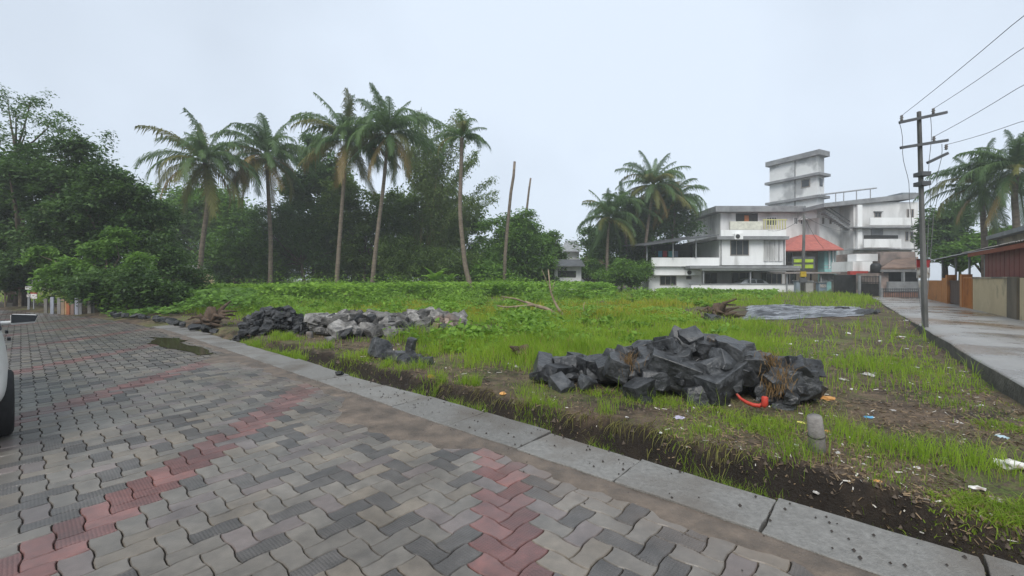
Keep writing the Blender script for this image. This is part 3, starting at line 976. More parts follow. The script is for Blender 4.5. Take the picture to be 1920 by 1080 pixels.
# white boundary wall of the house
bw = thing('boundary_wall', 'long low white boundary wall in front of the white house', 'wall')
part('panel', [(1296, 534, 1494, 560)], 41.0, 0.2, M_WHITEWALL, bw)
part('coping', [(1294, 532, 1496, 533.9)], 40.95, 0.3, M_BAND, bw)
for x, c, lb, y in ((1497, (0.30, 0.36, 0.40), 'blue-grey gate pillar at the right end of the white boundary wall', 527),
                    (1506, (0.56, 0.54, 0.46), 'narrow cream gate pillar below the short dark pole', 527),
                    (1518, (0.36, 0.36, 0.34), 'broad grey gate pillar right of the short dark pole', 528),
                    (1543, (0.24, 0.31, 0.37), 'blue and white gate pillar in front of the turquoise house', 530),
                    (1568, (0.42, 0.39, 0.33), 'weathered gate pillar in front of the turquoise house porch', 528),
                    (1604, (0.42, 0.45, 0.47), 'pale gate pillar left of the black iron gate', 516)):
    t_ = thing('gate_pillar', lb, 'pillar')
    hw = {1518: 7, 1543: 7.5, 1604: 8}.get(x, 3.2)
    part('shaft', [(x - hw, y, x + hw, 560)], 39.5, 0.4, mat('pillar_%d' % x, c, rough=0.85, scale=1.5), t_)
    part('cap', [(x - hw - 0.8, y - 1.6, x + hw + 0.8, y - 0.1)], 39.4, 0.6, M_BAND, t_)
    if x in (1543,):
        part('notice', [(x - 5, y + 3, x + 6, y + 9)], 39.46, 0.03, M_PAPER, t_)

# ---- tower block behind
ZT = 52.0
tw = thing('tower_building', 'tall pale tower with ledges rising over a long flat-roofed block', 'building')
part('wing', [(1351, 397, 1536, 560)], ZT, 10, M_OLDWALL, tw)
part('wing_roof_band', [(1342, 386, 1540, 396.8)], ZT - 0.9, 11, M_BAND, tw)
M_TOWER = mat('tower_wall', (0.72, 0.73, 0.72), (0.62, 0.63, 0.62), rough=0.85, scale=0.5, stain=(0.36, 0.37, 0.37), stain_scale=0.5)
tA, tB = Vector((35.75, 50.0, 0)), Vector((33.2, 55.0, 0))          # near corner, far end of the long face
tu = (tB - tA).normalized(); tv = Vector((-tu.y, tu.x, 0)) * -1.0
if tv.x < 0: tv = -tv
def tbox(u0, u1, v0, v1, z0, z1, m, nm, parent):
    c = [tA + tu * u + tv * v_ for u, v_ in ((u0, v0), (u0, v1), (u1, v1), (u1, v0))]
    return MB().hexa([(q.x, q.y, z0) for q in c] + [(q.x, q.y, z1) for q in c]).build(nm, m, parent)
TL = (tB - tA).length
tbox(0, TL, 0, 1.5, 8.6, 15.9, M_TOWER, 'tower', tw)
tbox(-0.45, TL + 0.3, -0.4, 1.8, 15.9, 16.5, M_BAND, 'ledge', tw)
tbox(-0.5, TL + 0.35, -0.5, 1.9, 13.55, 13.85, M_BAND, 'ledge', tw)
tbox(-0.45, TL + 0.3, -0.45, 1.85, 10.95, 11.25, M_BAND, 'ledge', tw)
wn_ = tbox(0.75, 1.75, -0.05, 0.02, 12.4, 13.4, M_FRAME, 'window', tw)
tbox(0.85, 1.65, -0.065, -0.052, 12.5, 13.3, M_GLASS, 'pane', wn_)
tbox(2.4, 2.5, -0.1, -0.02, 9.0, 15.85, M_BAND, 'drain_pipe', tw)
tbox(-0.06, -0.012, 0.5, 1.1, 12.4, 13.3, M_GLASS, 'side_window', tw)
part('recess', [(1380, 400, 1421, 417)], ZT - 0.06, 0.04, M_DARK, tw)
part('hung_cloth', [(1396, 404, 1404, 415)], ZT - 0.12, 0.04, mat('orange_cloth', (0.45, 0.16, 0.06), rough=0.9), tw)
for r in ((1437, 407, 1456, 423), (1488, 407, 1496, 421), (1500, 407, 1508, 421)):
    window(r, ZT, tw, bars=3 if r[2] - r[0] > 10 else 1, sill=False, frame=M_WHITEWALL)

# ---- three-storey block on the right
ZR = 48.0
rb = thing('apartment_block', 'three-storey weathered grey-white block with outside stairs and rooftop frame', 'building')
part('wall', [(1536.5, 384, 1600, 560)], ZR + 2, 8, M_OLDWALL, rb)
part('wall', [(1600.4, 379, 1722, 560)], ZR, 10, M_OLDWALL, rb)
a0, a1 = at(1545, 386, ZR - 0.35), at(1722, 369, ZR - 0.35)
c1, c0 = a1 + Vector((0, 11, 0)), a0 + Vector((0, 11, 0)); up = Vector((0, 0, 0.75))
MB().hexa([a0 - up * .2, a1 - up * .2, c1 - up * .2, c0 - up * .2, a0 + up * .4, a1 + up * .6, c1 + up * .6, c0 + up * .4]).build('roof_band', M_BAND, rb)
for y, x0, x1 in ((425, 1602, 1722), (466, 1580, 1722)):
    part('floor_ledge', [(x0, y, x1, y + 2.4)], ZR - 0.8, 0.78, M_BAND, rb)
part('balcony_parapet', [(1632, 408, 1722, 422)], ZR - 0.9, 0.15, M_WHITEWALL, rb)
part('balcony_parapet', [(1620, 448, 1690, 464)], ZR - 1.0, 0.15, M_WHITEWALL, rb)
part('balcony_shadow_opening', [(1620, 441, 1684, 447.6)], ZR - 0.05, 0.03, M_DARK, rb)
part('shutter', [(1634, 427.6, 1656, 440.5)], ZR - 0.07, 0.05, mat('grey_shutter', (0.24, 0.25, 0.26), rough=0.7), rb)
for r in ((1639, 398, 1652, 408), (1700, 392, 1704.5, 408), (1708, 392, 1713, 408), (1697, 434, 1703, 452), (1706, 434, 1712, 452), (1541, 408, 1545, 420), (1555, 408, 1559, 420)):
    window(r, ZR if r[0] > 1600 else ZR + 2, rb, bars=1 if r[2] - r[0] > 10 else 0, sill=r[2] - r[0] > 10)
part('column', [(1608, 384, 1617, 466)], ZR - 0.35, 0.3, M_WHITEWALL, rb)
# outside stair: steps down to the right
b = MB()
p0, p1 = at(1545, 397, ZR + 0.6), at(1598, 432, ZR + 0.6)
for k in range(14):
    q = p0 + (p1 - p0) * (k / 13)
    b.box(q.x - 0.16, q.x + 0.16, q.y - 0.1, q.y + 0.6, q.z - 0.12, q.z)
b.build('stair_flight', M_BAND, rb)
b = MB(); b.tube([p0 + Vector((0, -0.1, 0.8)), p1 + Vector((0, -0.1, 0.8))], 0.05, 6); b.tube([p0 + Vector((0, -0.1, 0.4)), p1 + Vector((0, -0.1, 0.4))], 0.04, 6); b.build('stair_rail', M_ARM, rb)
# rooftop frame
for x in (1567, 1582, 1606, 1632):
    yb = 386 - (x - 1545) * 20 / 177; yt = 365 - (x - 1545) * 12 / 97 + 0.5
    MB().tube([at(x, yb - 3, ZR + 1), at(x, yt, ZR + 1)], 0.05, 6).build('roof_frame_post', M_STEEL, rb)
MB().tube([at(1540, 365, ZR + 1), at(1643, 352.5, ZR + 1)], 0.09, 6).build('roof_frame_beam', M_STEEL, rb)
part('rooftop_tank', [(1692, 361, 1718, 368)], ZR + 3, 2, mat('tank', (0.22, 0.25, 0.27), rough=0.6), rb)

# ---- turquoise house with red hip roof
ZH = 46.0
th_ = thing('turquoise_house', 'small turquoise house with red hipped roof beside the white house', 'house')
part('wall', [(1546, 468, 1570, 560)], ZH, 7, M_TURQ, th_)
part('wall', [(1474, 468, 1545.6, 560)], ZH + 1.0, 6, mat('brown_wall', (0.22, 0.185, 0.15), rough=0.85, scale=1), th_)
e = [at(1470, 469, ZH - 1.2), at(1582, 467, ZH - 1.2)]
e += [Vector((e[1].x, ZH + 8, e[1].z)), Vector((e[0].x, ZH + 8, e[0].z))]
r0, r1 = at(1502, 440, ZH + 3), at(1530, 440, ZH + 3)
b = MB(); b.v = [tuple(q) for q in e + [r0, r1]] + [tuple(q - Vector((0, 0, 0.12))) for q in e]
b.f = [(0, 1, 5, 4), (1, 2, 5), (2, 3, 4, 5), (3, 0, 4), (9, 8, 7, 6), (0, 6, 7, 1), (1, 7, 8, 2), (2, 8, 9, 3), (3, 9, 6, 0)]
b.build('hip_roof', M_TILE, th_)
for x in (1556, 1563, 1568):
    part('column', [(x - 1, 469.5, x + 1, 505)], ZH - 0.2, 0.15, M_WHITEWALL, th_)
part('balcony_rail', [(1546, 497, 1576, 498.2), (1546, 503, 1576, 504.2)], ZH - 0.9, 0.06, M_STEEL, th_)
part('balcony_wall', [(1546, 505, 1576, 510)], ZH - 1.0, 0.8, M_TURQ, th_)
window((1476, 473, 1486, 492), ZH + 1.0, th_, bars=1, sill=False)
# green poster frame and canopy before it
gs = thing('lime_green_board', 'lime green board in a dark frame below the red hipped roof', 'board')
part('frame', [(1486, 481, 1528, 506)], 43.0, 0.15, M_ARM, gs)
part('panel', [(1489, 486, 1525, 492)], 42.93, 0.06, M_LIME, gs)
part('panel', [(1489, 496, 1525, 503)], 42.93, 0.06, M_LIME, gs)
part('strut', [(1491, 506.2, 1493, 556), (1520, 506.2, 1522, 556)], 43.0, 0.1, M_ARM, gs)
cn = thing('canopy_roof', 'thin flat canopy above the gates of the turquoise house', 'canopy')
part('sheet', [(1472, 510, 1576, 513)], 40.5, 3.0, mat('canopy_sheet', (0.32, 0.28, 0.26), rough=0.8), cn)
for x in (1476, 1510, 1540, 1572):
    part('post', [(x - 0.8, 513.1, x + 0.8, 556)], 40.8, 0.1, M_STEEL, cn)
sg = thing('metal_gate', 'light grey sheet gate with ribs below the turquoise house canopy', 'gate')
for k in range(7):
    x = 1537 + k * 5
    part('rib', [(x, 514, x + 4.4, 528)], 41.2, 0.05, M_STEEL, sg)
part('leg', [(1538, 528, 1540, 556), (1568, 528, 1570, 556)], 41.22, 0.05, M_STEEL, sg)

# ---- buildings at the end of the lane
ZE = 33.0
oh = thing('old_house', 'old house with stained pink wall and low brown roof at the lane end', 'house')
part('wall', [(1650, 472, 1716, 560)], ZE + 4, 5, M_PINK, oh)
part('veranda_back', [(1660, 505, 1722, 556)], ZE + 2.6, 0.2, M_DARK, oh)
a0, a1 = at(1652, 505, ZE), at(1722, 504, ZE); c0, c1 = at(1676, 489, ZE + 3.9), at(1722, 484, ZE + 3.9)
MB().hexa([a0, a1, c1, c0, a0 + Vector((0, 0, .12)), a1 + Vector((0, 0, .12)), c1 + Vector((0, 0, .12)), c0 + Vector((0, 0, .12))]).build('veranda_roof', mat('brown_tile', (0.26, 0.175, 0.13), (0.15, 0.105, 0.085), rough=0.85, scale=1.5), oh)
part('eave_board', [(1652, 505.3, 1722, 510)], ZE - 0.05, 0.1, mat('grey_board', (0.22, 0.22, 0.22), rough=0.8), oh)
part('side_wall', [(1644, 512, 1666, 556)], ZE + 0.3, 2, M_PINK, oh)
part('low_wall', [(1666.4, 528, 1722, 556)], ZE - 0.2, 0.2, M_BAND, oh)
part('column', [(1694, 510.2, 1697, 527.8)], ZE - 0.1, 0.2, M_BAND, oh)
sh = thing('kiosk', 'small white kiosk with a red sill beside the black gate', 'kiosk')
part('wall', [(1599, 490, 1636, 509)], 36.0, 2.4, M_WHITEWALL, sh)
part('red_sill', [(1594, 508.2, 1628, 515)], 35.6, 0.3, mat('red_paint', (0.42, 0.06, 0.05), rough=0.6), sh)
part('base', [(1600, 515.3, 1628, 556)], 36.0, 2.2, M_DARK, sh)
part('vent', [(1620, 481, 1634, 484), (1640, 481, 1645, 484)], 37.2, 0.1, M_DARK, sh)
part('upper_wall', [(1606, 476, 1646, 489.6)], 37.0, 1.0, M_OLDWALL, sh)
bt = thing('water_tank', 'small black tank standing beside the white kiosk roof', 'tank')
p = at(1642, 505, 34.5)
b = MB(); b.tube([(p.x, p.y, 0), (p.x, p.y, p.z - 0.4)], 0.25, 10); b.build('stand', M_BAND, bt)
b = MB(); b.tube([(p.x, p.y, p.z - 0.39), (p.x, p.y, p.z + 0.3), (p.x, p.y, p.z + 0.48), (p.x, p.y, p.z + 0.5)], [0.36, 0.36, 0.26, 0.1], 16); b.build('drum', M_PLASTIC, bt, True)

def bar_gate(name, label, x0, x1, yt, yb, Z, nb, m, backing=None, cat='gate'):
    g = thing(name, label, cat)
    a = at(x0, yt, Z); c = at(x1, yb, Z)
    b = MB(); 
    for zz in (a.z, (a.z * 0.75 + c.z * 0.25), c.z + 0.08):
        b.box(a.x, c.x, Z - 0.02, Z + 0.02, zz - 0.025, zz + 0.025)
    b.build('rail', m, g)
    for k in range(nb):
        xx = a.x + (c.x - a.x) * (k + 0.5) / nb
        MB().box(xx - 0.012, xx + 0.012, Z - 0.045, Z - 0.021, c.z, a.z + 0.05).build('bar', m, g)
    for xx in (a.x - 0.06, c.x + 0.06):
        MB().box(xx - 0.06, xx + 0.06, Z - 0.06, Z + 0.06, 0, a.z + 0.1).build('gate_post', M_BAND, g)
    if backing:
        MB().box(a.x, c.x, Z + 0.03, Z + 0.05, c.z + 0.12, a.z - (a.z - c.z) * 0.3).build('backing_sheet', backing, g)
    return g
bar_gate('iron_gate', 'dark iron bar gate across the end of the lane', 1654, 1722, 542, 561, 28.0, 20, M_ARM, mat('rust_sheet', (0.36, 0.21, 0.16), (0.26, 0.16, 0.13), rough=0.8))
bar_gate('iron_gate', 'black solid iron gate between the pale pillar and the lane end', 1613, 1648, 519, 561, 31.5, 12, M_PLASTIC, M_DARK)

# ---- compound wall along the lane and house on the right
def lbox(b, t0, t1, n0, n1, z0, z1):
    return b.hexa([lane(t0, n0, z0), lane(t0, n1, z0), lane(t1, n1, z0), lane(t1, n0, z0), lane(t0, n0, z1), lane(t0, n1, z1), lane(t1, n1, z1), lane(t1, n0, z1)])
cw = thing('compound_wall', 'stained cream plaster wall along the right side of the lane', 'wall')
lbox(MB(), 20.0, 24.55, LANE_R, LANE_R + 0.18, 0.2, 1.46).build('panel', M_CREAM, cw)
lbox(MB(), 12.0, 18.95, LANE_R, LANE_R + 0.18, 0.2, 1.48).build('panel', M_CREAM, cw)
lbox(MB(), 19.0, 19.95, LANE_R - 0.05, LANE_R + 0.25, 0.2, 1.50).build('pillar', mat('mouldy_pillar', (0.17, 0.14, 0.10), (0.09, 0.08, 0.06), rough=0.9, scale=1.5, stretch=(1, 1, .4)), cw)
lbox(MB(), 20.0, 24.5, LANE_R - 0.03, LANE_R + 0.22, 1.463, 1.52).build('coping', M_PARAPET, cw)
ow = thing('orange_wall', 'orange painted wall sections either side of the brown gate', 'wall')
for t0, t1, z1 in ((24.6, 26.5, 1.53), (29.3, 31.0, 1.50), (31.05, 35.5, 1.36)):
    lbox(MB(), t0, t1, LANE_R - 0.02, LANE_R + 0.2, 0.2, z1).build('panel', M_ORANGE, ow)
for t0, z1 in ((26.1, 1.6), (29.3, 1.6)):
    lbox(MB(), t0, t0 + 0.4, LANE_R - 0.06, LANE_R + 0.26, 0.2, z1 + 0.05).build('pillar', M_ORANGE, ow)
for k in range(9):
    t0 = 24.7 + k * 0.15
    lbox(MB(), t0, t0 + 0.035, LANE_R - 0.04, LANE_R - 0.02, 0.3, 1.48).build('batten', M_ORANGE, ow)
bg_ = thing('brown_gate', 'dark brown sheet gate between the two orange wall sections', 'gate')
for k in range(7):
    t0 = 26.52 + k * 0.396
    lbox(MB(), t0, t0 + 0.385, LANE_R + 0.05, LANE_R + 0.09, 0.3, 1.38).build('sheet', M_BROWNGATE, bg_)
lbox(MB(), 26.5, 29.3, LANE_R + 0.02, LANE_R + 0.045, 1.30, 1.36).build('rail', M_BROWNGATE, bg_)

ls = thing('lean_to', 'lean-to shed with corrugated roof and maroon sheet side beside the lane', 'shed')
# corrugated sheets, each its own piece
for k in range(13):
    t0 = 17.6 + k * 1.32
    NC = 12
    vv = []; ff = []
    zt = 2.50 if k < 6 else 2.47
    for q in range(NC + 1):
        tt = t0 + 1.37 * q / NC
        dz = 0.025 * math.sin(q * math.pi) + (0.028 if q % 2 else -0.0)
        for (n_, z_) in ((LANE_R - 0.15, zt), (LANE_R + 1.9, zt + 0.42), (LANE_R + 3.6, zt + 0.78)):
            vv.append(tuple(lane(tt, n_, z_ + dz + (0.006 if k % 2 else 0))))
    for q in range(NC):
        for r in range(2):
            a_ = q * 3 + r; ff.append((a_, a_ + 3, a_ + 4, a_ + 1))
    me = bpy.data.meshes.new('roof_sheet'); me.from_pydata(vv, [], ff); me.update()
    o = link('roof_sheet', me, M_STEEL if k > 5 else mat('asbestos_sheet', (0.30, 0.28, 0.26), (0.16, 0.15, 0.14), rough=0.85, scale=1.2), ls)
    md = o.modifiers.new('t', 'SOLIDIFY'); md.thickness = 0.012
lbox(MB(), 17.6, 24.8, LANE_R - 0.1, LANE_R - 0.06, 2.33, 2.47).build('fascia', mat('rust_fascia', (0.28, 0.085, 0.045), rough=0.8), ls)
for k in range(10):
    t0 = 19.1 + k * 0.5
    lbox(MB(), t0, t0 + 0.46, LANE_R + 0.24, LANE_R + 0.27, 1.5, 2.5).build('maroon_sheet', M_MAROON, ls)
lbox(MB(), 19.0, 24.2, LANE_R + 0.275, LANE_R + 0.29, 1.3, 2.5).build('sheet_backing', M_MAROON, ls)
for t0 in (24.6, 27.2, 30.0, 33.5):
    MB().tube([lane(t0, LANE_R + 0.35, 0.1), lane(t0, LANE_R + 0.35, 2.5)], 0.04, 8).build('post', M_STEEL, ls)
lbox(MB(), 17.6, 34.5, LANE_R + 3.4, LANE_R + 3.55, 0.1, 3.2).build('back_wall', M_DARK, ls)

rh = thing('flat_house', 'mouldy cream house wall and roof slab rising behind the lean-to', 'house')
lbox(MB(), 18, 41, 8.0, 14, 0, 4.0).build('wall', M_PARAPET, rh)
lbox(MB(), 17.6, 41.4, 7.6, 14.4, 4.003, 4.25).build('roof_slab', M_BAND, rh)

# ---- half-hidden buildings behind the trees
hh = thing('yellow_house', 'cream house showing behind the leftmost coconut palm', 'house')
part('wall', [(346, 505, 442, 560)], 47, 6, M_CREAM, hh)
part('roof_edge', [(342, 497, 446, 504.6)], 46.2, 7, M_BAND, hh)
part('base_band', [(346, 537, 442, 543)], 46.9, 0.08, M_TILE, hh)
window((402, 512, 420, 530), 47, hh, bars=2, sill=False)
hu = thing('grey_shed', 'low grey shed under the trees left of the white house', 'shed')
part('wall', [(1040, 500, 1090, 545)], 46, 5, M_OLDWALL, hu)
a0, a1 = at(1034, 500, 45), at(1097, 500, 45); c0, c1 = at(1040, 488, 48.5), at(1090, 488, 48.5)
MB().hexa([a0, a1, c1, c0, a0 + Vector((0, 0, .1)), a1 + Vector((0, 0, .1)), c1 + Vector((0, 0, .1)), c0 + Vector((0, 0, .1))]).build('roof', M_SHEET, hu)
part('dark_opening', [(1046, 508, 1080, 520)], 45.95, 0.03, M_DARK, hu)
hv = thing('tiled_hut', 'small hut with brown tiled roof below the right palm group', 'hut')
part('wall', [(1098, 494, 1128, 545)], 50, 4, M_OLDWALL, hv)
a0, a1 = at(1092, 495, 49), at(1134, 495, 49); c0, c1 = at(1097, 482, 52), at(1129, 482, 52)
MB().hexa([a0, a1, c1, c0, a0 + Vector((0, 0, .1)), a1 + Vector((0, 0, .1)), c1 + Vector((0, 0, .1)), c0 + Vector((0, 0, .1))]).build('roof', mat('brown_tile2', (0.27, 0.19, 0.15), rough=0.85), hv)
gh = thing('distant_house', 'far pale house with pitched roof seen in the gap between trees', 'house')
part('wall', [(1056, 472, 1086, 545)], 70, 5, M_OLDWALL, gh)
a0, a1 = at(1052, 472, 69), at(1090, 472, 69); c0, c1 = at(1060, 452, 73), at(1082, 452, 73)
MB().hexa([a0, a1, c1, c0, a0 + Vector((0, 0, .1)), a1 + Vector((0, 0, .1)), c1 + Vector((0, 0, .1)), c0 + Vector((0, 0, .1))]).build('roof', M_BAND, gh)

# ================================================================== POLES AND WIRES
pb = Vector((10.28, 10.6, 0))
ep = thing('electric_pole', 'tall square concrete electric pole with crossarms beside the lane', 'pole')
ptop = at(1723, 209, 10.6)
b = MB()
lean = Vector((ptop.x - pb.x, ptop.y - pb.y, 0))
zt = ptop.z
w0, w1 = 0.05, 0.034
q = pb + lean
b.hexa([(pb.x - w0, pb.y - w0, -0.3), (pb.x + w0, pb.y - w0, -0.3), (pb.x + w0, pb.y + w0, -0.3), (pb.x - w0, pb.y + w0, -0.3),
        (q.x - w1, q.y - w1, zt), (q.x + w1, q.y - w1, zt), (q.x + w1, q.y + w1, zt), (q.x - w1, q.y + w1, zt)])
b.build('shaft', M_POLE, ep, bevel=0.012)
def poleat(z): return pb + lean * (z / zt)
def arm(x0, y0, x1, y1):
    p0, p1 = at(x0, y0, 10.6), at(x1, y1, 10.6)
    p0.y -= 0.08; p1.y -= 0.08
    d = (p1 - p0); L_ = d.length; d.normalize()
    MB().obox((p0 + p1) / 2, d, (0, 1, 0), d.cross(Vector((0, 1, 0))), L_ / 2, 0.025, 0.032).build('crossarm', M_ARM, ep)
    return p0, p1
arm(1681, 232, 1769, 213)
arm(1683, 279, 1771, 265)
arm(1733, 307, 1771, 289)
ins = []
for x, y in ((1685, 229), (1744, 216), (1745, 268), (1768, 283)):
    p = at(x, y, 10.6); p.y -= 0.08
    b = MB(); b.tube([p + Vector((0, 0, z)) for z in (0, 0.02, 0.05, 0.07, 0.1, 0.12, 0.14)], [0.012, 0.035, 0.02, 0.04, 0.022, 0.034, 0.02], 10)
    b.build('insulator', M_PORC, ep, True); ins.append(p + Vector((0, 0, 0.13)))
for y in (327, 345):
    p = at(1729, y, 10.6)
    MB().box(p.x - 0.11, p.x + 0.11, p.y - 0.12, p.y + 0.12, p.z - 0.05, p.z + 0.05).build('clamp', M_ARM, ep)
p = at(1731, 470, 10.6)
# overhead lines run back over the lane, past the camera's right side
far_pts = [(1920, 28), (1920, 88), (1920, 158), (1920, 226)]
labs = ['topmost overhead wire running off the tall electric pole to the right', 'second overhead wire running off the tall electric pole', 'third overhead wire running off the tall electric pole', 'lowest overhead wire running off the tall electric pole']
for i, (a_, fp) in enumerate(zip(ins, far_pts)):
    zz = a_.z + (-0.05)
    mid = at(fp[0], fp[1], (zz - H) * F / (HY - fp[1]))          # where the line leaves the picture, hung near its own height
    end = a_ + (mid - a_) * 4.5; end.z = a_.z + 0.1
    pts = []
    for k in range(25):
        t_ = k / 24
        q = a_ + (end - a_) * t_
        sag = 0.55 * 4 * t_ * (1 - t_)
        pts.append(q - Vector((0, 0, sag)))
    # lift the whole curve so it passes the frame edge at the measured height
    tm = 1 / 4.5
    lift = mid.z - (a_.z + (end.z - a_.z) * tm - 0.55 * 4 * tm * (1 - tm))
    pts = [p_ + Vector((0, 0, lift * min(1, (k / 24) / tm))) for k, p_ in enumerate(pts)]
    o = MB().tube(pts, 0.006, 5).build('overhead_wire', M_WIRE)
    tag(o, labs[i], 'wire', 'overhead wires')
for i, (x0, y0, x1, y1) in enumerate(((1686, 228, 1706, 372), (1745, 220, 1742, 420), (1766, 270, 1752, 400))):
    a_, b_ = at(x0, y0, 10.6), at(x1, y1, 10.9)
    pts = [a_ + (b_ - a_) * (k / 10) + Vector((0.03 * math.sin(k), 0, 0)) for k in range(11)]
    pts.append(poleat(pts[-1].z) + Vector((0.0, -0.06, 0)))
    MB().tube(pts, 0.006, 5).build('drop_wire', M_WIRE, ep)
nb_ = thing('hanging_banner', 'torn red and white cloth banner hanging on the tall electric pole', 'banner')
for sx, x0, x1 in ((-1, 1719, 1728), (1, 1737, 1744)):
    for y0, y1, m, nm in ((486, 502, mat('banner_red', (0.34, 0.05, 0.055), rough=0.8), 'red_cloth'), (502.2, 522, M_PAPER, 'white_cloth')):
        a_, c_ = at(x0, y0, 10.75), at(x1, y1, 10.75)
        b = MB(); n = 6
        for k in range(n):
            u0, u1 = k / n, (k + 1) / n
            b.quad((a_.x + (c_.x - a_.x) * u0, 10.75 + 0.02 * (k % 2), c_.z), (a_.x + (c_.x - a_.x) * u1, 10.75 + 0.02 * ((k + 1) % 2), c_.z + 0.02 * (k % 3)),
                   (a_.x + (c_.x - a_.x) * u1, 10.75 + 0.02 * ((k + 1) % 2), a_.z), (a_.x + (c_.x - a_.x) * u0, 10.75 + 0.02 * (k % 2), a_.z))
        o = b.build(nm, m, nb_); md = o.modifiers.new('t', 'SOLIDIFY'); md.thickness = 0.006
MB().tube([at(1719, 486, 10.75), at(1744, 486, 10.75)], 0.012, 6).build('rod', M_ARM, nb_)

for xx in (1352.5, 1471):
    part('drain_pipe', [(xx - .7, 450, xx + .7, 497)], Z0 - 0.62, 0.1, M_BAND, h1)
sp = thing('short_pole', 'shorter dark pole with a yellow box beside the white house', 'pole')
p0, p1 = at(1505, 556, 38.0), at(1508, 402, 38.0)
MB().tube([(p0.x, 38.0, -0.2), p1], [0.15, 0.10], 8).build('shaft', M_POLE, sp, True)
part('yellow_box', [(1502, 509, 1512, 519)], 37.7, 0.15, mat('yellow_box', (0.50, 0.35, 0.03), rough=0.5), sp)
part('meter_box', [(1500, 521, 1514, 530)], 37.75, 0.1, M_ARM, sp)

for lb, q0, q1, sg_ in (('thin service cable from the short dark pole to the white house roof', at(1508, 404, 38.0), at(1440, 432, Z0 - 0.9), .5),
                        ('thin service cable from the short dark pole to the red hipped roof', at(1508, 406, 38.0), at(1545, 466, ZH - 1.2), .3),
                        ('thin service cable from the short dark pole towards the weathered block', at(1508, 405, 38.0), at(1640, 426, ZR - 0.8), .9)):
    pts = [q0 + (q1 - q0) * (k / 12) - Vector((0, 0, sg_ * 4 * (k / 12) * (1 - k / 12))) for k in range(13)]
    tag(MB().tube(pts, 0.018, 5).build('service_cable', M_WIRE), lb, 'cable', 'service cables')

# ================================================================== FOREGROUND CAR
cd = Vector((-0.775, 0.632, 0)).normalized()
rz = math.atan2(cd.y, cd.x) - math.pi / 2
right = Vector((cd.y, -cd.x, 0))
wheel_w = Vector((-4.68, 4.0, 0))             # outer face of the rear right wheel
orig = wheel_w - right * 0.865 - cd * (-1.32)
simple_car('white_car', 'white car parked at the left edge of the brick road', (orig.x, orig.y, 0), rz, M_WHITECAR)

# ================================================================== ROCKS, RUBBLE, DEBRIS
def rock_mesh(seed, flat=0.75, sub=2):
    """quarry stone: a block split along random planes, edges chipped"""
    r = random.Random(seed)
    bm = bmesh.new()
    bmesh.ops.create_cube(bm, size=2.0)
    for v_ in bm.verts:
        v_.co = Vector((v_.co.x * r.uniform(.85, 1.1), v_.co.y * r.uniform(.7, .95), v_.co.z * flat * r.uniform(.8, 1.1)))
    for k in range(9):
        n_ = Vector((r.gauss(0, 1), r.gauss(0, 1), r.gauss(0, .8))).normalized()
        ext = max(v_.co.dot(n_) for v_ in bm.verts)
        res = bmesh.ops.bisect_plane(bm, geom=list(bm.verts) + list(bm.edges) + list(bm.faces), plane_co=n_ * ext * r.uniform(.62, .86), plane_no=n_, clear_outer=True)
        ed = [e for e in res['geom_cut'] if isinstance(e, bmesh.types.BMEdge)]
        if ed:
            bmesh.ops.edgenet_fill(bm, edges=ed)
    bmesh.ops.recalc_face_normals(bm, faces=bm.faces)
    bmesh.ops.bevel(bm, geom=list(bm.edges), offset=0.035, segments=1, affect='EDGES', profile=0.5)
    bmesh.ops.triangulate(bm, faces=bm.faces)
    bmesh.ops.subdivide_edges(bm, edges=[e for e in bm.edges if e.calc_length() > .45], cuts=1)
    bmesh.ops.triangulate(bm, faces=bm.faces)
    o3 = (r.uniform(0, 50), r.uniform(0, 50))
    for v_ in bm.verts:
        c_ = v_.co
        k_ = float(fbm(c_.x * 2.4 + o3[0] + c_.z * 1.3, c_.y * 2.4 + o3[1] - c_.z * 1.1, 3, 2))
        v_.co = c_ * (1 + 0.05 * k_)
    me = bpy.data.meshes.new('rock'); bm.to_mesh(me); bm.free()
    return me
ROCKS = [rock_mesh(i, random.uniform(0.6, 0.9)) for i in range(14)]
def rock_variants(m):
    out = []
    for r in ROCKS:
        c = r.copy(); c.materials.append(m); out.append(c)
    return out
R_NEAR, R_FAR, R_PALE = rock_variants(M_ROCK), rock_variants(M_ROCK_FAR), rock_variants(M_RUBBLE)
def rock(me, loc, sx, sy, sz, label, group, name='rock', rot=None):
    o = link(name, me)
    o.location = loc
    o.scale = (sx, sy, sz)
    o.rotation_euler = rot or (random.uniform(-.5, .5), random.uniform(-.5, .5), random.uniform(0, 6.28))
    tag(o, label, 'rock', group)
    return o
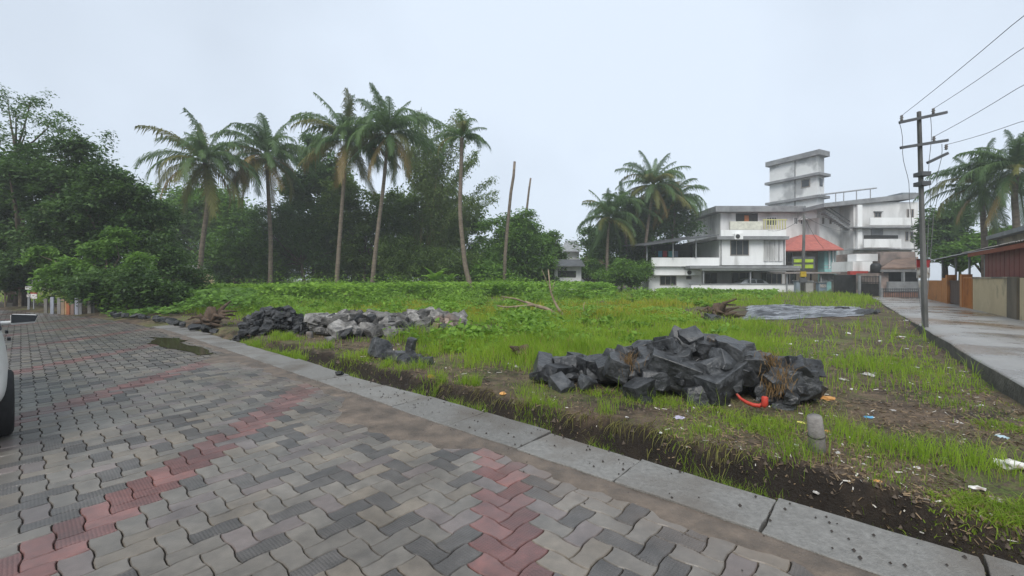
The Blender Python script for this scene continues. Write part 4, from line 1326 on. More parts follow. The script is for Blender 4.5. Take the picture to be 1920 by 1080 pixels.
# big near heap: explicit large stones (photo pixel of the centre, distance, half width, half height in px)
BIG = [(1310, 642, 5.75, 40, 18, 'flat-topped dark boulder crowning the near granite heap'),
       (1352, 712, 4.95, 66, 40, 'largest smooth-faced dark boulder in the near heap, above the red pipe'),
       (1262, 694, 5.15, 46, 30, 'broad slanting slab of granite in the middle of the near heap'),
       (1172, 670, 5.6, 20, 24, 'upright pointed rock at the upper left of the near heap'),
       (1208, 660, 5.65, 26, 24, 'grey-topped block rock near the upper left of the near heap'),
       (1240, 668, 5.45, 20, 24, 'black rounded rock between two grey ones on the near heap'),
       (1305, 674, 5.3, 28, 20, 'dark rock beneath the crowning boulder, beside brown dead grass'),
       (1385, 660, 5.6, 28, 18, 'pale-faced rock on the upper right slope of the near heap'),
       (1408, 676, 5.5, 22, 12, 'thin slab on the right slope of the near heap'),
       (1488, 687, 5.1, 42, 18, 'flat jutting slab at the right end of the near heap'),
       (1500, 722, 4.85, 40, 28, 'large dark block at the far right of the near heap'),
       (1070, 688, 5.9, 34, 22, 'peaked dark rock at the left end of the near heap'),
       (1120, 695, 5.75, 26, 18, 'grey rock beside the peaked one at the left end of the heap'),
       (1035, 705, 6.0, 20, 14, 'small low rock at the leftmost tip of the near heap'),
       (1305, 745, 4.75, 20, 24, 'rounded rock at the foot of the near heap left of the red pipe'),
       (1350, 748, 4.72, 22, 20, 'grey rock at the foot of the near heap just beside the red pipe'),
       (1196, 735, 4.95, 26, 22, 'wet grey rock at the foot of the near heap, left half'),
       (1466, 766, 4.6, 18, 12, 'small flat stone right of the red pipe'),
       (1440, 735, 4.9, 26, 24, 'dark rock right behind the red pipe'),
       (1232, 712, 5.1, 30, 22, 'jagged rock low in the middle of the near heap'),
       (1210, 752, 4.75, 14, 8, 'small pale stone in front of the near heap')]
for i, (px, py, Z, hw, hh_, lb) in enumerate(BIG):
    p = at(px, py, Z); k = Z / F * 0.98
    a_ = random.uniform(-0.5, 0.5)
    rock(R_NEAR[i % 14], p, hw * k, hw * k * random.uniform(.75, .95), max(hh_ * k, 0.05) * 1.2, lb, 'rocks of the near granite heap', rot=(random.uniform(-.25, .25), random.uniform(-.3, .3), a_))
def heap(n, p0, p1, width, hfun, sizes, meshes, label, group, name='rock', zoff=0.0, fill=0):
    """stones piled along a line; each label says where in the pile; smaller ones between them are one joined part"""
    a_ = Vector(p0); b_ = Vector(p1); d = (b_ - a_); L_ = d.length; d.normalize(); pr = Vector((-d.y, d.x, 0))
    fv = []; ff = []
    for i in range(n + fill):
        t_ = random.random(); v_ = random.gauss(0, 0.36); v_ = max(-1, min(1, v_))
        q = a_ + d * (L_ * t_) + pr * (width * v_)
        hh_ = hfun(t_) * (1 - abs(v_) ** 1.4)
        sz = random.uniform(*sizes) * (1.0 if i < n else 0.55)
        z = float(ground_h(q.x, q.y)) + sz * 0.25 + hh_ * random.uniform(0.45 if i < n else 0.0, 1.0) + zoff
        dims = (sz * random.uniform(.8, 1.3), sz * random.uniform(.7, 1.1), sz * random.uniform(.6, .95))
        me = random.choice(meshes)
        if i < n:
            where = 'left end' if t_ < .3 else ('right end' if t_ > .7 else 'middle')
            lvl = 'at the foot' if v_ < -.45 or hh_ < .1 else ('on top' if z > 0.3 else 'halfway up')
            rock(me, (q.x, q.y, z), *dims, label + ', ' + where + ', ' + lvl, group, name)
        else:
            Mx = Matrix.LocRotScale((q.x, q.y, z), Matrix.Rotation(random.uniform(0, 6.28), 3, 'Z').to_quaternion(), dims)
            o_ = len(fv); fv += [tuple(Mx @ v2.co) for v2 in me.vertices]; ff += [tuple(o_ + k for k in p2.vertices) for p2 in me.polygons]
    if fill:
        me2 = bpy.data.meshes.new('stone_fill'); me2.from_pydata(fv, [], ff); me2.update()
        stuff(link('stone_fill', me2, meshes[0].materials[0]), 'small broken stones filling gaps, ' + label, 'stones')
hf = lambda t_: 0.20 + 0.42 * math.exp(-((t_ - 0.62) / 0.27) ** 2)
heap(115, (0.45, 6.0, 0), (3.4, 4.9, 0), 0.58, hf, (0.08, 0.22), R_NEAR, 'dark wet stone of the near heap', 'small stones of the near granite heap', fill=40)
heap(12, (0.35, 5.75, 0), (3.2, 4.6, 0), 0.3, lambda t_: 0.02, (0.04, 0.09), R_NEAR, 'small dark stone at the foot of the near heap', 'pebble stones below the near heap')
# four rocks further left
for (px, py, Z, hw, hh_, lb) in ((712, 655, 7.6, 18, 16, 'upright dark rock at the left of the small cluster'), (738, 672, 7.3, 20, 12, 'low grey rock in the middle of the small cluster'),
                                (770, 652, 7.5, 12, 16, 'pointed rock standing in the small cluster'), (764, 676, 7.2, 22, 12, 'smooth flat rock at the right front of the small cluster')):
    p = at(px, py, Z); k = Z / F * 1.1
    rock(random.choice(R_NEAR), p, hw * k, hw * k * .8, hh_ * k * 1.3, lb, 'rocks of the small cluster', rot=(0.2, random.uniform(-.3, .3), random.uniform(0, 6)))
heap(12, gp(690, 672), gp(800, 690), 0.25, lambda t_: 0.05, (0.05, 0.11), R_NEAR, 'small stone of the small rock cluster', 'stones of the small cluster')
rock(R_FAR[2], road(6.1, 3.12, 0.04), 0.075, 0.05, 0.03, 'single dark stone lying on the drain slabs', 'loose stones')
# dark gravelly heap
a_, b_ = gp(462, 622), gp(560, 622)
heap(95, (-6.95, 10.9, 0), (-5.3, 11.2, 0), 0.7, lambda t_: 0.62 * (1 - (2 * t_ - 1) ** 2) ** 0.6, (0.075, 0.15), R_FAR, 'dark stone of the compact far heap', 'stones of the dark far heap', fill=520)
# pale rubble spread
heap(200, (-5.0, 10.7, 0), (-1.5, 12.0, 0), 1.35, lambda t_: 0.42 - 0.08 * t_, (0.09, 0.25), R_PALE, 'pale lump of the wide rubble spread', 'lumps of the pale rubble', name='rubble_lump', fill=200)
heap(25, (-4.8, 10.4, 0), (-1.6, 12.0, 0), 1.2, lambda t_: 0.46 - 0.12 * t_, (0.09, 0.2), R_FAR, 'dark stone among the pale rubble', 'dark stones in the pale rubble')
# stone edging where the road bends away
for k in range(16):
    s = 13.2 + k * 0.62
    p = road(s, float(n_edge(s)) + 0.6 + random.uniform(-.1, .1), 0.1)
    rock(random.choice(R_FAR), p, random.uniform(.12, .24), random.uniform(.09, .15), random.uniform(.06, .1), 'dark edging stone in the row along the far road bend', 'edging stones at the bend', name='edging_stone')

# post stub
st = thing('post_stub', 'short leaning grey concrete post stub in the grass', 'post stub')
p0 = gp(1534, 842, 0.09); p1 = at(1527, 781, 3.37)
MB().tube([p0 - Vector((0, 0, .15)), p0 + (p1 - p0) * 0.45, p1], [0.058, 0.056, 0.050], 18).build('shaft', mat('stub_concrete', (0.25, 0.235, 0.215), (0.15, 0.14, 0.13), rough=0.75, scale=9, bump=0.4, bscale=60), st, True)
c = p0 + (p1 - p0) * 0.42
MB().tube([c, c + (p1 - p0) * 0.03], 0.061, 18).build('ring', M_KERB, st, True)
# red pipe piece
rpb = thing('red_pipe_piece', 'bent bright red plastic pipe piece at the foot of the rock heap', 'pipe')
Zr = 4.45
pts = [at(x, y, Zr - 0.02 * i) for i, (x, y) in enumerate(((1381, 738), (1388, 747), (1399, 754), (1411, 759), (1424, 761), (1432, 757)))]
MB().tube(pts, [0.011, 0.015, 0.018, 0.02, 0.021, 0.023], 12).build('bent_tube', M_RED, rpb, True)
c = at(1434, 752, Zr - 0.12)
MB().tube([c + Vector((-0.02, 0.0, -0.06)), c + Vector((0.0, 0, -0.03)), c + Vector((0.0, 0, 0.035)), c + Vector((0.0, 0, 0.047))], [0.023, 0.031, 0.031, 0.022], 14).build('socket', M_RED, rpb, True)

# plastic sheet: crumpled dark film spread on the plot
gx_ = np.linspace(0, 1, 130); gy_ = np.linspace(0, 1, 130)
U, W = np.meshgrid(gx_, gy_)
c00, c10, c11, c01 = gp(1384, 606), gp(1622, 603), gp(1612, 583), gp(1405, 581)
def bil(k):
    return (c00[k] * (1 - U) + c10[k] * U) * (1 - W) + (c01[k] * (1 - U) + c11[k] * U) * W
PX_, PY_ = bil(0), bil(1)
edge = 0.35 * fbm(PX_ * 0.9, PY_ * 0.9, 41, 3)
PX_ = PX_ + edge * (np.abs(U - .5) * 2) ** 3; PY_ = PY_ + edge * (np.abs(W - .5) * 2) ** 3
ef = np.clip(np.minimum(np.minimum(U, 1 - U) * 14, np.minimum(W, 1 - W) * 9), 0, 1)
cr = np.abs(vnoise(PX_ * 0.9 + 0.3 * PY_, PY_ * 2.4, 31)) * 0.17 + 0.09 * np.abs(vnoise(PX_ * 2.3, PY_ * 5.5, 33)) + 0.04 * vnoise(PX_ * 6, PY_ * 10, 35)
PZ_ = ground_h(PX_, PY_) + 0.02 + 0.6 * cr * ef
idx = np.arange(U.size).reshape(U.shape)
fq = np.stack([idx[:-1, :-1], idx[:-1, 1:], idx[1:, 1:], idx[1:, :-1]], -1).reshape(-1, 4)
tarp = link('plastic_sheet', np_mesh('plastic_sheet', np.stack([PX_, PY_, PZ_], -1).reshape(-1, 3), fq), mat('wet_film', (0.20, 0.21, 0.225), (0.02, 0.021, 0.023), rough=0.22, rough2=0.32, scale=1.6, bump=0.35, bscale=5, spec=0.8, stretch=(0.8, 4, 1), lo=0.44, hi=0.60))
md = tarp.modifiers.new('t', 'SOLIDIFY'); md.thickness = 0.01
tag(tarp, 'crumpled wet dark plastic sheet spread over the plot', 'plastic sheet')
for i, (px, py, s_) in enumerate(((1610, 600, .55), (1585, 592, .4), (1350, 612, .4), (1630, 597, .35))):
    p = gp(px, py)
    rock(R_FAR[i], (p.x, p.y, 0.15), s_, s_ * .7, s_ * .45, 'dark lump at the edge of the crumpled plastic sheet', 'lumps by the plastic sheet', name='debris_lump')

def branchy(name, label, cat, segs, m, loc=None):
    t_ = thing(name, label, cat)
    for i, (pts, r0, r1, nm) in enumerate(segs):
        n = len(pts)
        MB().tube(pts, [r0 + (r1 - r0) * k / (n - 1) for k in range(n)], 7).build(nm, m, t_, True)
    return t_
Zb = 15.5
def P(*q): return [at(x, y, Zb + 0.1 * i) for i, (x, y) in enumerate(q)]
segs = [(P((1085, 600), (1060, 598), (1042, 588), (1022, 578), (1000, 572), (985, 566)), 0.10, 0.05, 'branch'),
        (P((1060, 597), (1046, 578), (1037, 560), (1032, 545), (1028, 505)), 0.06, 0.02, 'branch'),
        (P((1000, 572), (975, 574), (950, 576), (925, 572)), 0.045, 0.02, 'branch'),
        (P((985, 567), (966, 560), (940, 556)), 0.04, 0.018, 'branch'),
        (P((968, 574), (967, 584), (968, 594)), 0.018, 0.01, 'twig'), (P((944, 576), (943, 586), (942, 598)), 0.018, 0.01, 'twig'),
        (P((955, 575), (957, 586)), 0.014, 0.01, 'twig'), (P((1005, 574), (1004, 590), (1010, 606)), 0.02, 0.01, 'twig'),
        (P((1032, 545), (1022, 520), (1016, 505)), 0.014, 0.007, 'twig'), (P((1034, 550), (1040, 528)), 0.014, 0.007, 'twig'),
        (P((1096, 590), (1094, 575), (1096, 566)), 0.016, 0.01, 'twig')]
branchy('fallen_branch', 'pale dead branch lying across the middle of the grass', 'branch', segs, M_DEADWOOD)
# stumps / root heaps
def rootheap(name, label, c, n, r, h, m):
    t_ = thing(name, label, 'stump', c)
    for k in range(n):
        a_ = random.uniform(0, 6.28); e_ = random.uniform(0.1, 1.1)
        l_ = r * random.uniform(.6, 1.2)
        p1 = Vector((math.cos(a_) * l_ * 0.5, math.sin(a_) * l_ * .4, h * e_ * .7)); p2 = Vector((math.cos(a_ + .4) * l_, math.sin(a_ + .4) * l_ * .7, h * e_ * random.uniform(.3, 1)))
        MB().tube([(0, 0, -0.1), p1, p2], [0.12 * r / .6, 0.06, 0.02], 7).build('root', m, t_, True)
    MB().tube([(0, 0, -0.1), (0.02, 0, h * .5), (0.0, 0.03, h * .75)], [0.22 * r / .6, 0.17 * r / .6, 0.1], 9).build('bole', m, t_, True)
q = gp(1345, 608); rootheap('tree_stump', 'rotten brown stump beside the crumpled plastic sheet', (q.x, q.y, 0.12), 18, 0.75, 0.75, M_DARKWOOD)
q = gp(395, 616); rootheap('tree_stump', 'brown uprooted stump by the road bend left of the dark heap', (q.x, q.y, 0.03), 16, 0.62, 0.8, M_DARKWOOD)
q = gp(982, 676); rootheap('root_clump', 'small black root clump in the grass left of the rock heap', (q.x, q.y, 0.03), 7, 0.3, 0.3, M_DARKWOOD)

# litter
def crumple(seed, r, flat=0.4, n=9):
    rr = random.Random(seed); bm = bmesh.new()
    bmesh.ops.create_icosphere(bm, subdivisions=2, radius=1)
    for v_ in bm.verts:
        k = rr.uniform(0.5, 1.15)
        v_.co = Vector((v_.co.x * k * r, v_.co.y * k * r * .8, v_.co.z * k * r * flat))
    me = bpy.data.meshes.new('scrap'); bm.to_mesh(me); bm.free(); return me
def litter(px, py, rpx, m, label, flat=0.35, name='litter_scrap', cat='litter', group=None):
    p = gp(px, py, 0.04); g = float(ground_h(p.x, p.y)); p = gp(px, py, g)
    r = rpx * p.y / F
    o = link(name, crumple(px + py, r, flat), m); o.location = (p.x, p.y, float(ground_h(p.x, p.y)) + r * flat * 0.5); o.rotation_euler = (0, 0, random.uniform(0, 6))
    tag(o, label, cat, group); return o
litter(1898, 877, 24, M_PAPER, 'white crumpled plastic bag at the right edge of the plot', 0.5, 'plastic_bag', 'bag')
litter(1832, 990, 13, M_PAPER, 'torn white scrap on the dark soil near the bottom right slabs')
litter(1868, 938, 12, M_PAPER, 'pale scrap with a stick on the dark soil at right')
litter(1550, 749, 15, M_ORANGE_LIT, 'orange peel-like scrap right of the rock heap', 0.3)
litter(1502, 794, 8, M_YELLOW_LIT, 'pale yellow leaf-like scrap left of the post stub', 0.2)
litter(1551, 811, 7, M_ORANGE_LIT, 'brown-orange scrap just right of the post stub')
litter(1494, 835, 6, M_PAPER, 'white scrap on the bank left of the post stub base')
litter(1630, 783, 9, M_BLUE_LIT, 'blue and yellow wrapper in the middle of the muddy plot', 0.25)
litter(1645, 917, 7, M_ORANGE_LIT, 'orange scrap on the dark soil beyond the bottom right slabs')
litter(1273, 784, 12, mat('lilac_litter', (0.52, 0.48, 0.62), rough=0.6), 'lilac flattened wrapper in front of the rock heap', 0.15)
litter(943, 748, 8, M_ORANGE_LIT, 'orange scrap on the bank edge above the drain slabs', 0.5)
litter(808, 707, 7, M_ORANGE_LIT, 'orange and white scrap on the bank below the small rock cluster', 0.5)
litter(680, 748, 9, mat('pink_litter', (0.46, 0.2, 0.15), rough=0.8), 'reddish broken piece lying on the drain slab edge', 0.3)
litter(1892, 588, 6, M_PAPER, 'white scrap lying by the lane wall foot') if False else None
litter(1896, 985, 10, M_ORANGE_LIT, 'flat orange leaf on the soil at the bottom right', 0.15)
litter(1880, 821, 12, mat('pale_blue_litter', (0.42, 0.55, 0.60), rough=0.6), 'pale blue flattened wrapper at the right of the plot', 0.2)
for (px, py, r) in ((1580, 713, 10), (1628, 704, 12), (1566, 666, 7), (1640, 700, 6), (1797, 792, 8), (1690, 632, 8), (1805, 697, 6), (1700, 655, 5), (1760, 745, 5), (1600, 730, 6),
                    (1176, 782, 4), (1000, 736, 5), (1012, 690, 6), (968, 688, 8), (955, 683, 6), (1530, 886, 8), (1570, 915, 7), (1720, 955, 7), (1780, 690, 5), (1675, 770, 6),
                    (1530, 640, 6), (1590, 625, 6), (1650, 640, 5), (1720, 690, 6), (1480, 645, 6), (1240, 812, 5), (1330, 800, 5), (1620, 872, 6), (1840, 760, 5), (1770, 860, 5), (1750, 610, 6), (1700, 600, 6)):
    litter(px, py, r, M_PAPER, 'small pale scrap of litter trodden into the muddy plot', random.uniform(.15, .35), group='pale scraps on the plot')

# signs at the far left and small structures
sgn = thing('road_sign', 'small white notice board with red top on two posts at the far left', 'sign')
for x in (55, 63.5):
    MB().tube([(at(x, 590, 20.5).x, 20.5, -0.1), at(x, 556, 20.5)], 0.025, 6).build('post', M_STEEL, sgn)
part('board', [(57, 551, 69, 560)], 20.45, 0.03, M_PAPER, sgn)
part('red_header', [(57, 547.5, 69, 550.9)], 20.45, 0.03, mat('sign_red', (0.38, 0.04, 0.04), rough=0.5), sgn)
sg2 = thing('notice_plate', 'pale notice plate on a post left of the white notice board', 'sign')
part('plate', [(47, 537, 60, 543)], 20.9, 0.03, M_PAPER, sg2)
part('plate', [(50, 551.5, 56, 557)], 20.9, 0.03, M_PAPER, sg2)
MB().tube([(at(53, 590, 20.95).x, 20.95, -0.1), at(53, 536, 20.95)], 0.03, 6).build('post', M_STEEL, sg2)
sta = thing('wooden_stand', 'rickety wooden stand with a sloping top at the far left', 'stand')
for x, y0 in ((10, 488), (36, 534), (39, 548)):
    MB().tube([(at(x, 590, 22).x, 22, -0.1), at(x, y0, 22)], 0.04, 6).build('post', M_DEADWOOD, sta)
part('shelf', [(9, 539, 40, 542)], 21.9, 0.6, M_DARKWOOD, sta)
part('panel', [(12, 546, 36, 552)], 22.05, 0.04, M_DEADWOOD, sta)
fp_ = [(85, 560, 584, (0.18, 0.17, 0.15)), (97, 557, 580, (0.30, 0.32, 0.36)), (110, 558, 582, (0.22, 0.21, 0.2)), (117, 561, 583, (0.30, 0.22, 0.15)), (121, 565, 584, (0.42, 0.27, 0.13)),
       (127, 569, 582, (0.36, 0.13, 0.06)), (135, 566, 583, (0.22, 0.15, 0.12)), (143, 559, 583, (0.28, 0.29, 0.33)), (150, 561, 584, (0.2, 0.2, 0.2)), (167, 556, 576, (0.25, 0.23, 0.2)), (173, 554, 576, (0.27, 0.26, 0.24))]
pf = thing('scrap_fence', 'fence of mismatched boards and sheets under the left trees', 'fence')
for (x, y0, y1, c) in fp_:
    part('fence_board', [(x - 3, y0, x + 3.2, 592)], 18.2 + random.uniform(-.1, .1), 0.03, mat('fence_%d' % x, c, rough=0.85, scale=3), pf)
MB().tube([at(80, 570, 18.5), at(178, 570, 18.5)], 0.03, 6).build('rail', M_DARKWOOD, pf)

# ================================================================== VEGETATION
def unit(n):
    v_ = rng.normal(size=(n, 3)); return v_ / np.linalg.norm(v_, axis=1)[:, None]
def leaf_quads(P_, size, up=0.6, droop=0.0, aspect=0.45, fold=0.12):
    """diamond leaves at points P_; returns verts, faces"""
    n = len(P_)
    nrm = unit(n); nrm[:, 2] = np.abs(nrm[:, 2]) + up; nrm /= np.linalg.norm(nrm, axis=1)[:, None]
    d = unit(n); d[:, 2] -= droop; d -= nrm * (d * nrm).sum(1)[:, None]; d /= np.linalg.norm(d, axis=1)[:, None]
    sd = np.cross(nrm, d)
    L_ = (size * rng.uniform(0.6, 1.3, n))[:, None]
    a = P_; b_ = P_ + d * L_ * 0.45 + sd * L_ * aspect * 0.5 + nrm * L_ * fold
    c = P_ + d * L_; e_ = P_ + d * L_ * 0.45 - sd * L_ * aspect * 0.5 + nrm * L_ * fold
    V_ = np.stack([a, b_, c, e_], 1).reshape(-1, 3)
    F_ = np.arange(n * 4).reshape(n, 4)
    return V_, F_
def crown_points(lobes, nclump, nleaf, spread, hollow=0.5):
    """points in leaf clumps spread over ellipsoid lobes (cx,cy,cz,rx,ry,rz)"""
    vol = np.array([l[3] * l[5] for l in lobes]); vol = vol / vol.sum()
    out = []; cs = []
    for l, p in zip(lobes, vol):
        k = max(4, int(nclump * p))
        d = unit(k); r = (hollow + (1 - hollow) * rng.random(k) ** 0.6)[:, None]
        C = np.array(l[:3]) + d * r * np.array(l[3:6]) * (0.85 + 0.3 * rng.random((k, 1)))
        cs.append(C)
        m = max(6, int(nleaf * p / k))
        sp_ = spread * (0.6 + 0.8 * rng.random((k, 1, 1)))
        Q = C[:, None, :] + rng.normal(size=(k, m, 3)) * sp_ * np.array([1, 1, 0.62])
        out.append(Q.reshape(-1, 3))
    return np.concatenate(out), np.concatenate(cs)
def tree(name, label, base, lobes, leaf, nleaf, m, nclump=60, spread=None, trunk_r=0.2, group=None, bark=M_BARK, up=0.5, droop=0.3, hollow=0.5, limbs=10, aspect=0.45, cat='tree'):
    t_ = thing(name, label, cat, base, 0, group)
    bx, by, bz = base
    lobes = [(l[0] - bx, l[1] - by, l[2] - bz, *l[3:]) for l in lobes]
    sub = []
    for l in lobes:
        for q in range(6):
            dv_ = unit(1)[0] * random.uniform(.35, .78); k_ = random.uniform(.42, .68)
            sub.append((l[0] + dv_[0] * l[3], l[1] + dv_[1] * l[4], l[2] + dv_[2] * l[5], l[3] * k_, l[4] * k_, l[5] * k_))
    lobes = sub
    sp_ = spread or 0.30 * float(np.mean([l[3] for l in lobes]))
    P_, C = crown_points(lobes, nclump, nleaf, sp_, hollow)
    P_ = P_[P_[:, 2] > 0.05]
    V_, F_ = leaf_quads(P_, leaf, up, droop, aspect)
    link('crown', np_mesh('crown', V_, F_), m, t_)
    b = MB()
    topc = Vector(np.mean([l[:3] for l in lobes], 0))
    fork = Vector((topc.x * 0.45, topc.y * 0.45, topc.z * 0.45))
    b.tube([(0, 0, -0.2), fork * 0.5 + Vector((0.1, 0, 0)), fork, topc], [trunk_r * 1.15, trunk_r * 0.9, trunk_r * 0.75, trunk_r * 0.3], 8)
    sel = C[rng.permutation(len(C))[:limbs]]
    for c in sel:
        c = Vector(c)
        mid = fork + (c - fork) * 0.5 + Vector((random.uniform(-.3, .3), random.uniform(-.3, .3), 0.25))
        b.tube([fork, mid, c], [trunk_r * 0.5, trunk_r * 0.28, trunk_r * 0.08], 6)
    b.build('trunk', bark, t_, True)
    return t_
def lob(px, py, rx, ry, Z, dz=None):
    c = at(px, py, Z); k = Z / F
    return (c.x, c.y, c.z, rx * k, (dz if dz is not None else rx * k * 0.8), ry * k)

# -- left group of roadside trees
tree('broadleaf_tree', 'big dark leafy tree at the left edge behind the road', (at(40, 570, 23).x, 23, 0), [lob(30, 400, 90, 75, 23), lob(-50, 360, 80, 65, 23), lob(120, 345, 70, 60, 23), lob(135, 300, 45, 38, 23), lob(50, 325, 60, 45, 23.5), lob(40, 480, 70, 50, 23), lob(-60, 460, 80, 80, 23), lob(10, 510, 50, 35, 22), lob(70, 500, 50, 40, 21.5)], 0.25, 46000, LEAF_LEFT, 360, trunk_r=0.3, limbs=16)
tree('broadleaf_tree', 'dense dark tree with drooping leaves over the scrap fence', (at(170, 580, 22).x, 22, 0), [lob(190, 400, 80, 80, 22), lob(150, 480, 70, 60, 22), lob(240, 470, 60, 70, 22), lob(200, 345, 60, 45, 22), lob(265, 400, 45, 50, 22.5), lob(300, 470, 40, 50, 22.5), lob(120, 420, 60, 60, 22)], 0.21, 46000, LEAF_LEFT, 360, trunk_r=0.25, droop=0.8, limbs=14)
tree('roadside_bush', 'bright green bush in front of the dark trees at the left', (at(200, 585, 19).x, 19, 0), [lob(150, 500, 36, 26, 19), lob(235, 515, 40, 28, 19.3), lob(105, 525, 34, 26, 19), lob(190, 462, 30, 18, 19.4), lob(265, 490, 26, 18, 19.5), lob(180, 535, 44, 24, 19), lob(80, 480, 28, 18, 19.6), lob(225, 440, 24, 14, 20)], 0.18, 15000, LEAF_MID, 260, trunk_r=0.1, cat='bush')
tree('roadside_bush', 'dark low bush overhanging the road bend', (at(230, 590, 18).x, 18, 0), [lob(225, 560, 50, 36, 18), lob(280, 545, 55, 45, 18.4), lob(180, 545, 45, 35, 18), lob(330, 510, 50, 45, 22)], 0.18, 18000, LEAF_LEFT, 260, trunk_r=0.09, cat='bush')
# feathery crown tree, branch tips against the sky
Zf = 25.0
ft = thing('feathery_tree', 'thin-branched tree with feathery leaf tufts against the sky at top left', 'tree', (at(20, 580, Zf).x, Zf, 0))
fb = Vector(ft.location)
b = MB()
fork = at(30, 285, Zf) - fb
b.tube([(0, 0, -0.2), fork * 0.5 + Vector((0.3, 0, 0)), fork], [0.17, 0.13, 0.08], 8)
tips = [(48, 235, 40, 26), (90, 225, 32, 24), (55, 190, 40, 18), (15, 185, 38, 18), (150, 255, 38, 26), (165, 285, 30, 18), (0, 260, 30, 30), (110, 265, 25, 12), (120, 240, 20, 14), (185, 300, 22, 16), (30, 215, 22, 14)]
Pl = []
for (x, y, rx, ry) in tips:
    c = at(x, y, Zf + random.uniform(-.8, .8)) - fb
    base_ = c - Vector((0, 0, ry * Zf / F * 0.6))
    mid = fork + (base_ - fork) * 0.55 + Vector((0, 0, -0.15))
    b.tube([fork, mid, base_, c], [0.07, 0.045, 0.025, 0.01], 6)
    k = 11
    C = np.array(c) + rng.normal(size=(k, 3)) * np.array([rx, rx * .8, ry]) * Zf / F * 0.5
    Q = C[:, None, :] + rng.normal(size=(k, 34, 3)) * np.array([0.17, 0.17, 0.12])
    Pl.append(Q.reshape(-1, 3))
b.build('trunk', M_BARK, ft, True)
V_, F_ = leaf_quads(np.concatenate(Pl), 0.17, 0.4, 0.9, 0.4)
link('crown', np_mesh('crown', V_, F_), LEAF_DARK, ft)

# -- trees along the back of the plot
BACK = [
 ('dome_tree', 'wide dome-shaped tree behind the leftmost coconut palm', 390, 545, 50, [(385, 400, 85, 55), (330, 405, 55, 50), (430, 420, 50, 35), (390, 370, 55, 28), (300, 400, 40, 40)], 0.38, 9000, LEAF_MID, 0.5),
 ('leafy_shrub', 'dark leafy shrub mass between the first two coconut palms', 440, 550, 43, [(445, 480, 50, 55), (425, 500, 26, 40), (480, 470, 45, 60)], 0.32, 8000, LEAF_MID, 0.5),
 ('slender_tree', 'tall slender dark tree between the second and third coconut palms', 585, 545, 47, [(590, 290, 34, 45), (575, 350, 50, 55), (600, 420, 55, 60), (560, 450, 50, 60), (620, 340, 35, 50)], 0.38, 9000, LEAF_DARK, 0.45),
 ('leafy_tree', 'dark green tree filling the space below the middle palms', 570, 550, 44, [(550, 450, 60, 65), (610, 450, 50, 65), (525, 425, 42, 45)], 0.34, 8000, LEAF_DARK, 0.5),
 ('leafy_tree', 'broad olive tree between the third and fourth coconut palms', 680, 548, 45, [(680, 400, 60, 75), (720, 450, 60, 60), (650, 460, 50, 60), (735, 375, 45, 55), (640, 360, 40, 45)], 0.34, 10000, LEAF_OLIVE, 0.5),
 ('leafy_shrub', 'rounded olive shrub mass under the bamboo', 800, 550, 41, [(780, 490, 60, 45), (840, 500, 50, 40), (740, 510, 50, 35), (880, 510, 40, 35)], 0.28, 9000, LEAF_OLIVE, 0.55),
 ('leafy_tree', 'rounded green tree beside the tall bare trunk', 960, 548, 45, [(950, 440, 52, 48), (990, 435, 44, 40), (930, 490, 45, 40), (1000, 490, 45, 40), (970, 420, 30, 18)], 0.34, 9000, LEAF_MID, 0.5),
 ('leafy_tree', 'smaller grey-green tree in the gap left of the low grey shed', 1035, 548, 52, [(1030, 455, 25, 25), (1040, 480, 22, 30)], 0.34, 3000, LEAF_MID, 0.45),
 ('leafy_tree', 'dark tree mass below the right palm group', 1180, 545, 54, [(1160, 440, 50, 40), (1215, 410, 50, 60), (1262, 425, 38, 60), (1200, 470, 60, 35), (1120, 460, 35, 30), (1240, 380, 35, 40)], 0.36, 10000, LEAF_DARK, 0.5),
 ('leafy_shrub', 'green shrub beside the white house left wall', 1185, 550, 43, [(1180, 510, 35, 25), (1150, 520, 35, 18), (1205, 505, 18, 25)], 0.26, 4000, LEAF_MID, 0.55),
 ('leafy_shrub', 'low bush growing along the foot of the middle trees', 900, 552, 40, [(905, 515, 35, 28), (950, 525, 35, 20)], 0.26, 3500, LEAF_MID, 0.55),
 ('leafy_tree', 'dark tree behind the tall electric pole', 1770, 545, 38, [(1768, 420, 32, 35), (1800, 440, 30, 30), (1755, 455, 25, 30), (1790, 400, 22, 18)], 0.30, 6000, LEAF_DARK, 0.5),
 ('leafy_tree', 'olive tree over the lean-to roof at the right', 1850, 545, 36, [(1830, 460, 45, 25), (1870, 450, 35, 30), (1790, 475, 30, 18)], 0.28, 5000, LEAF_MID, 0.5),
 ('leafy_tree', 'bushy green tree between the grey shed and the right palms', 1100, 548, 49, [(1105, 500, 30, 22), (1140, 505, 30, 20), (1070, 515, 30, 16)], 0.30, 4000, LEAF_MID, 0.5),
]
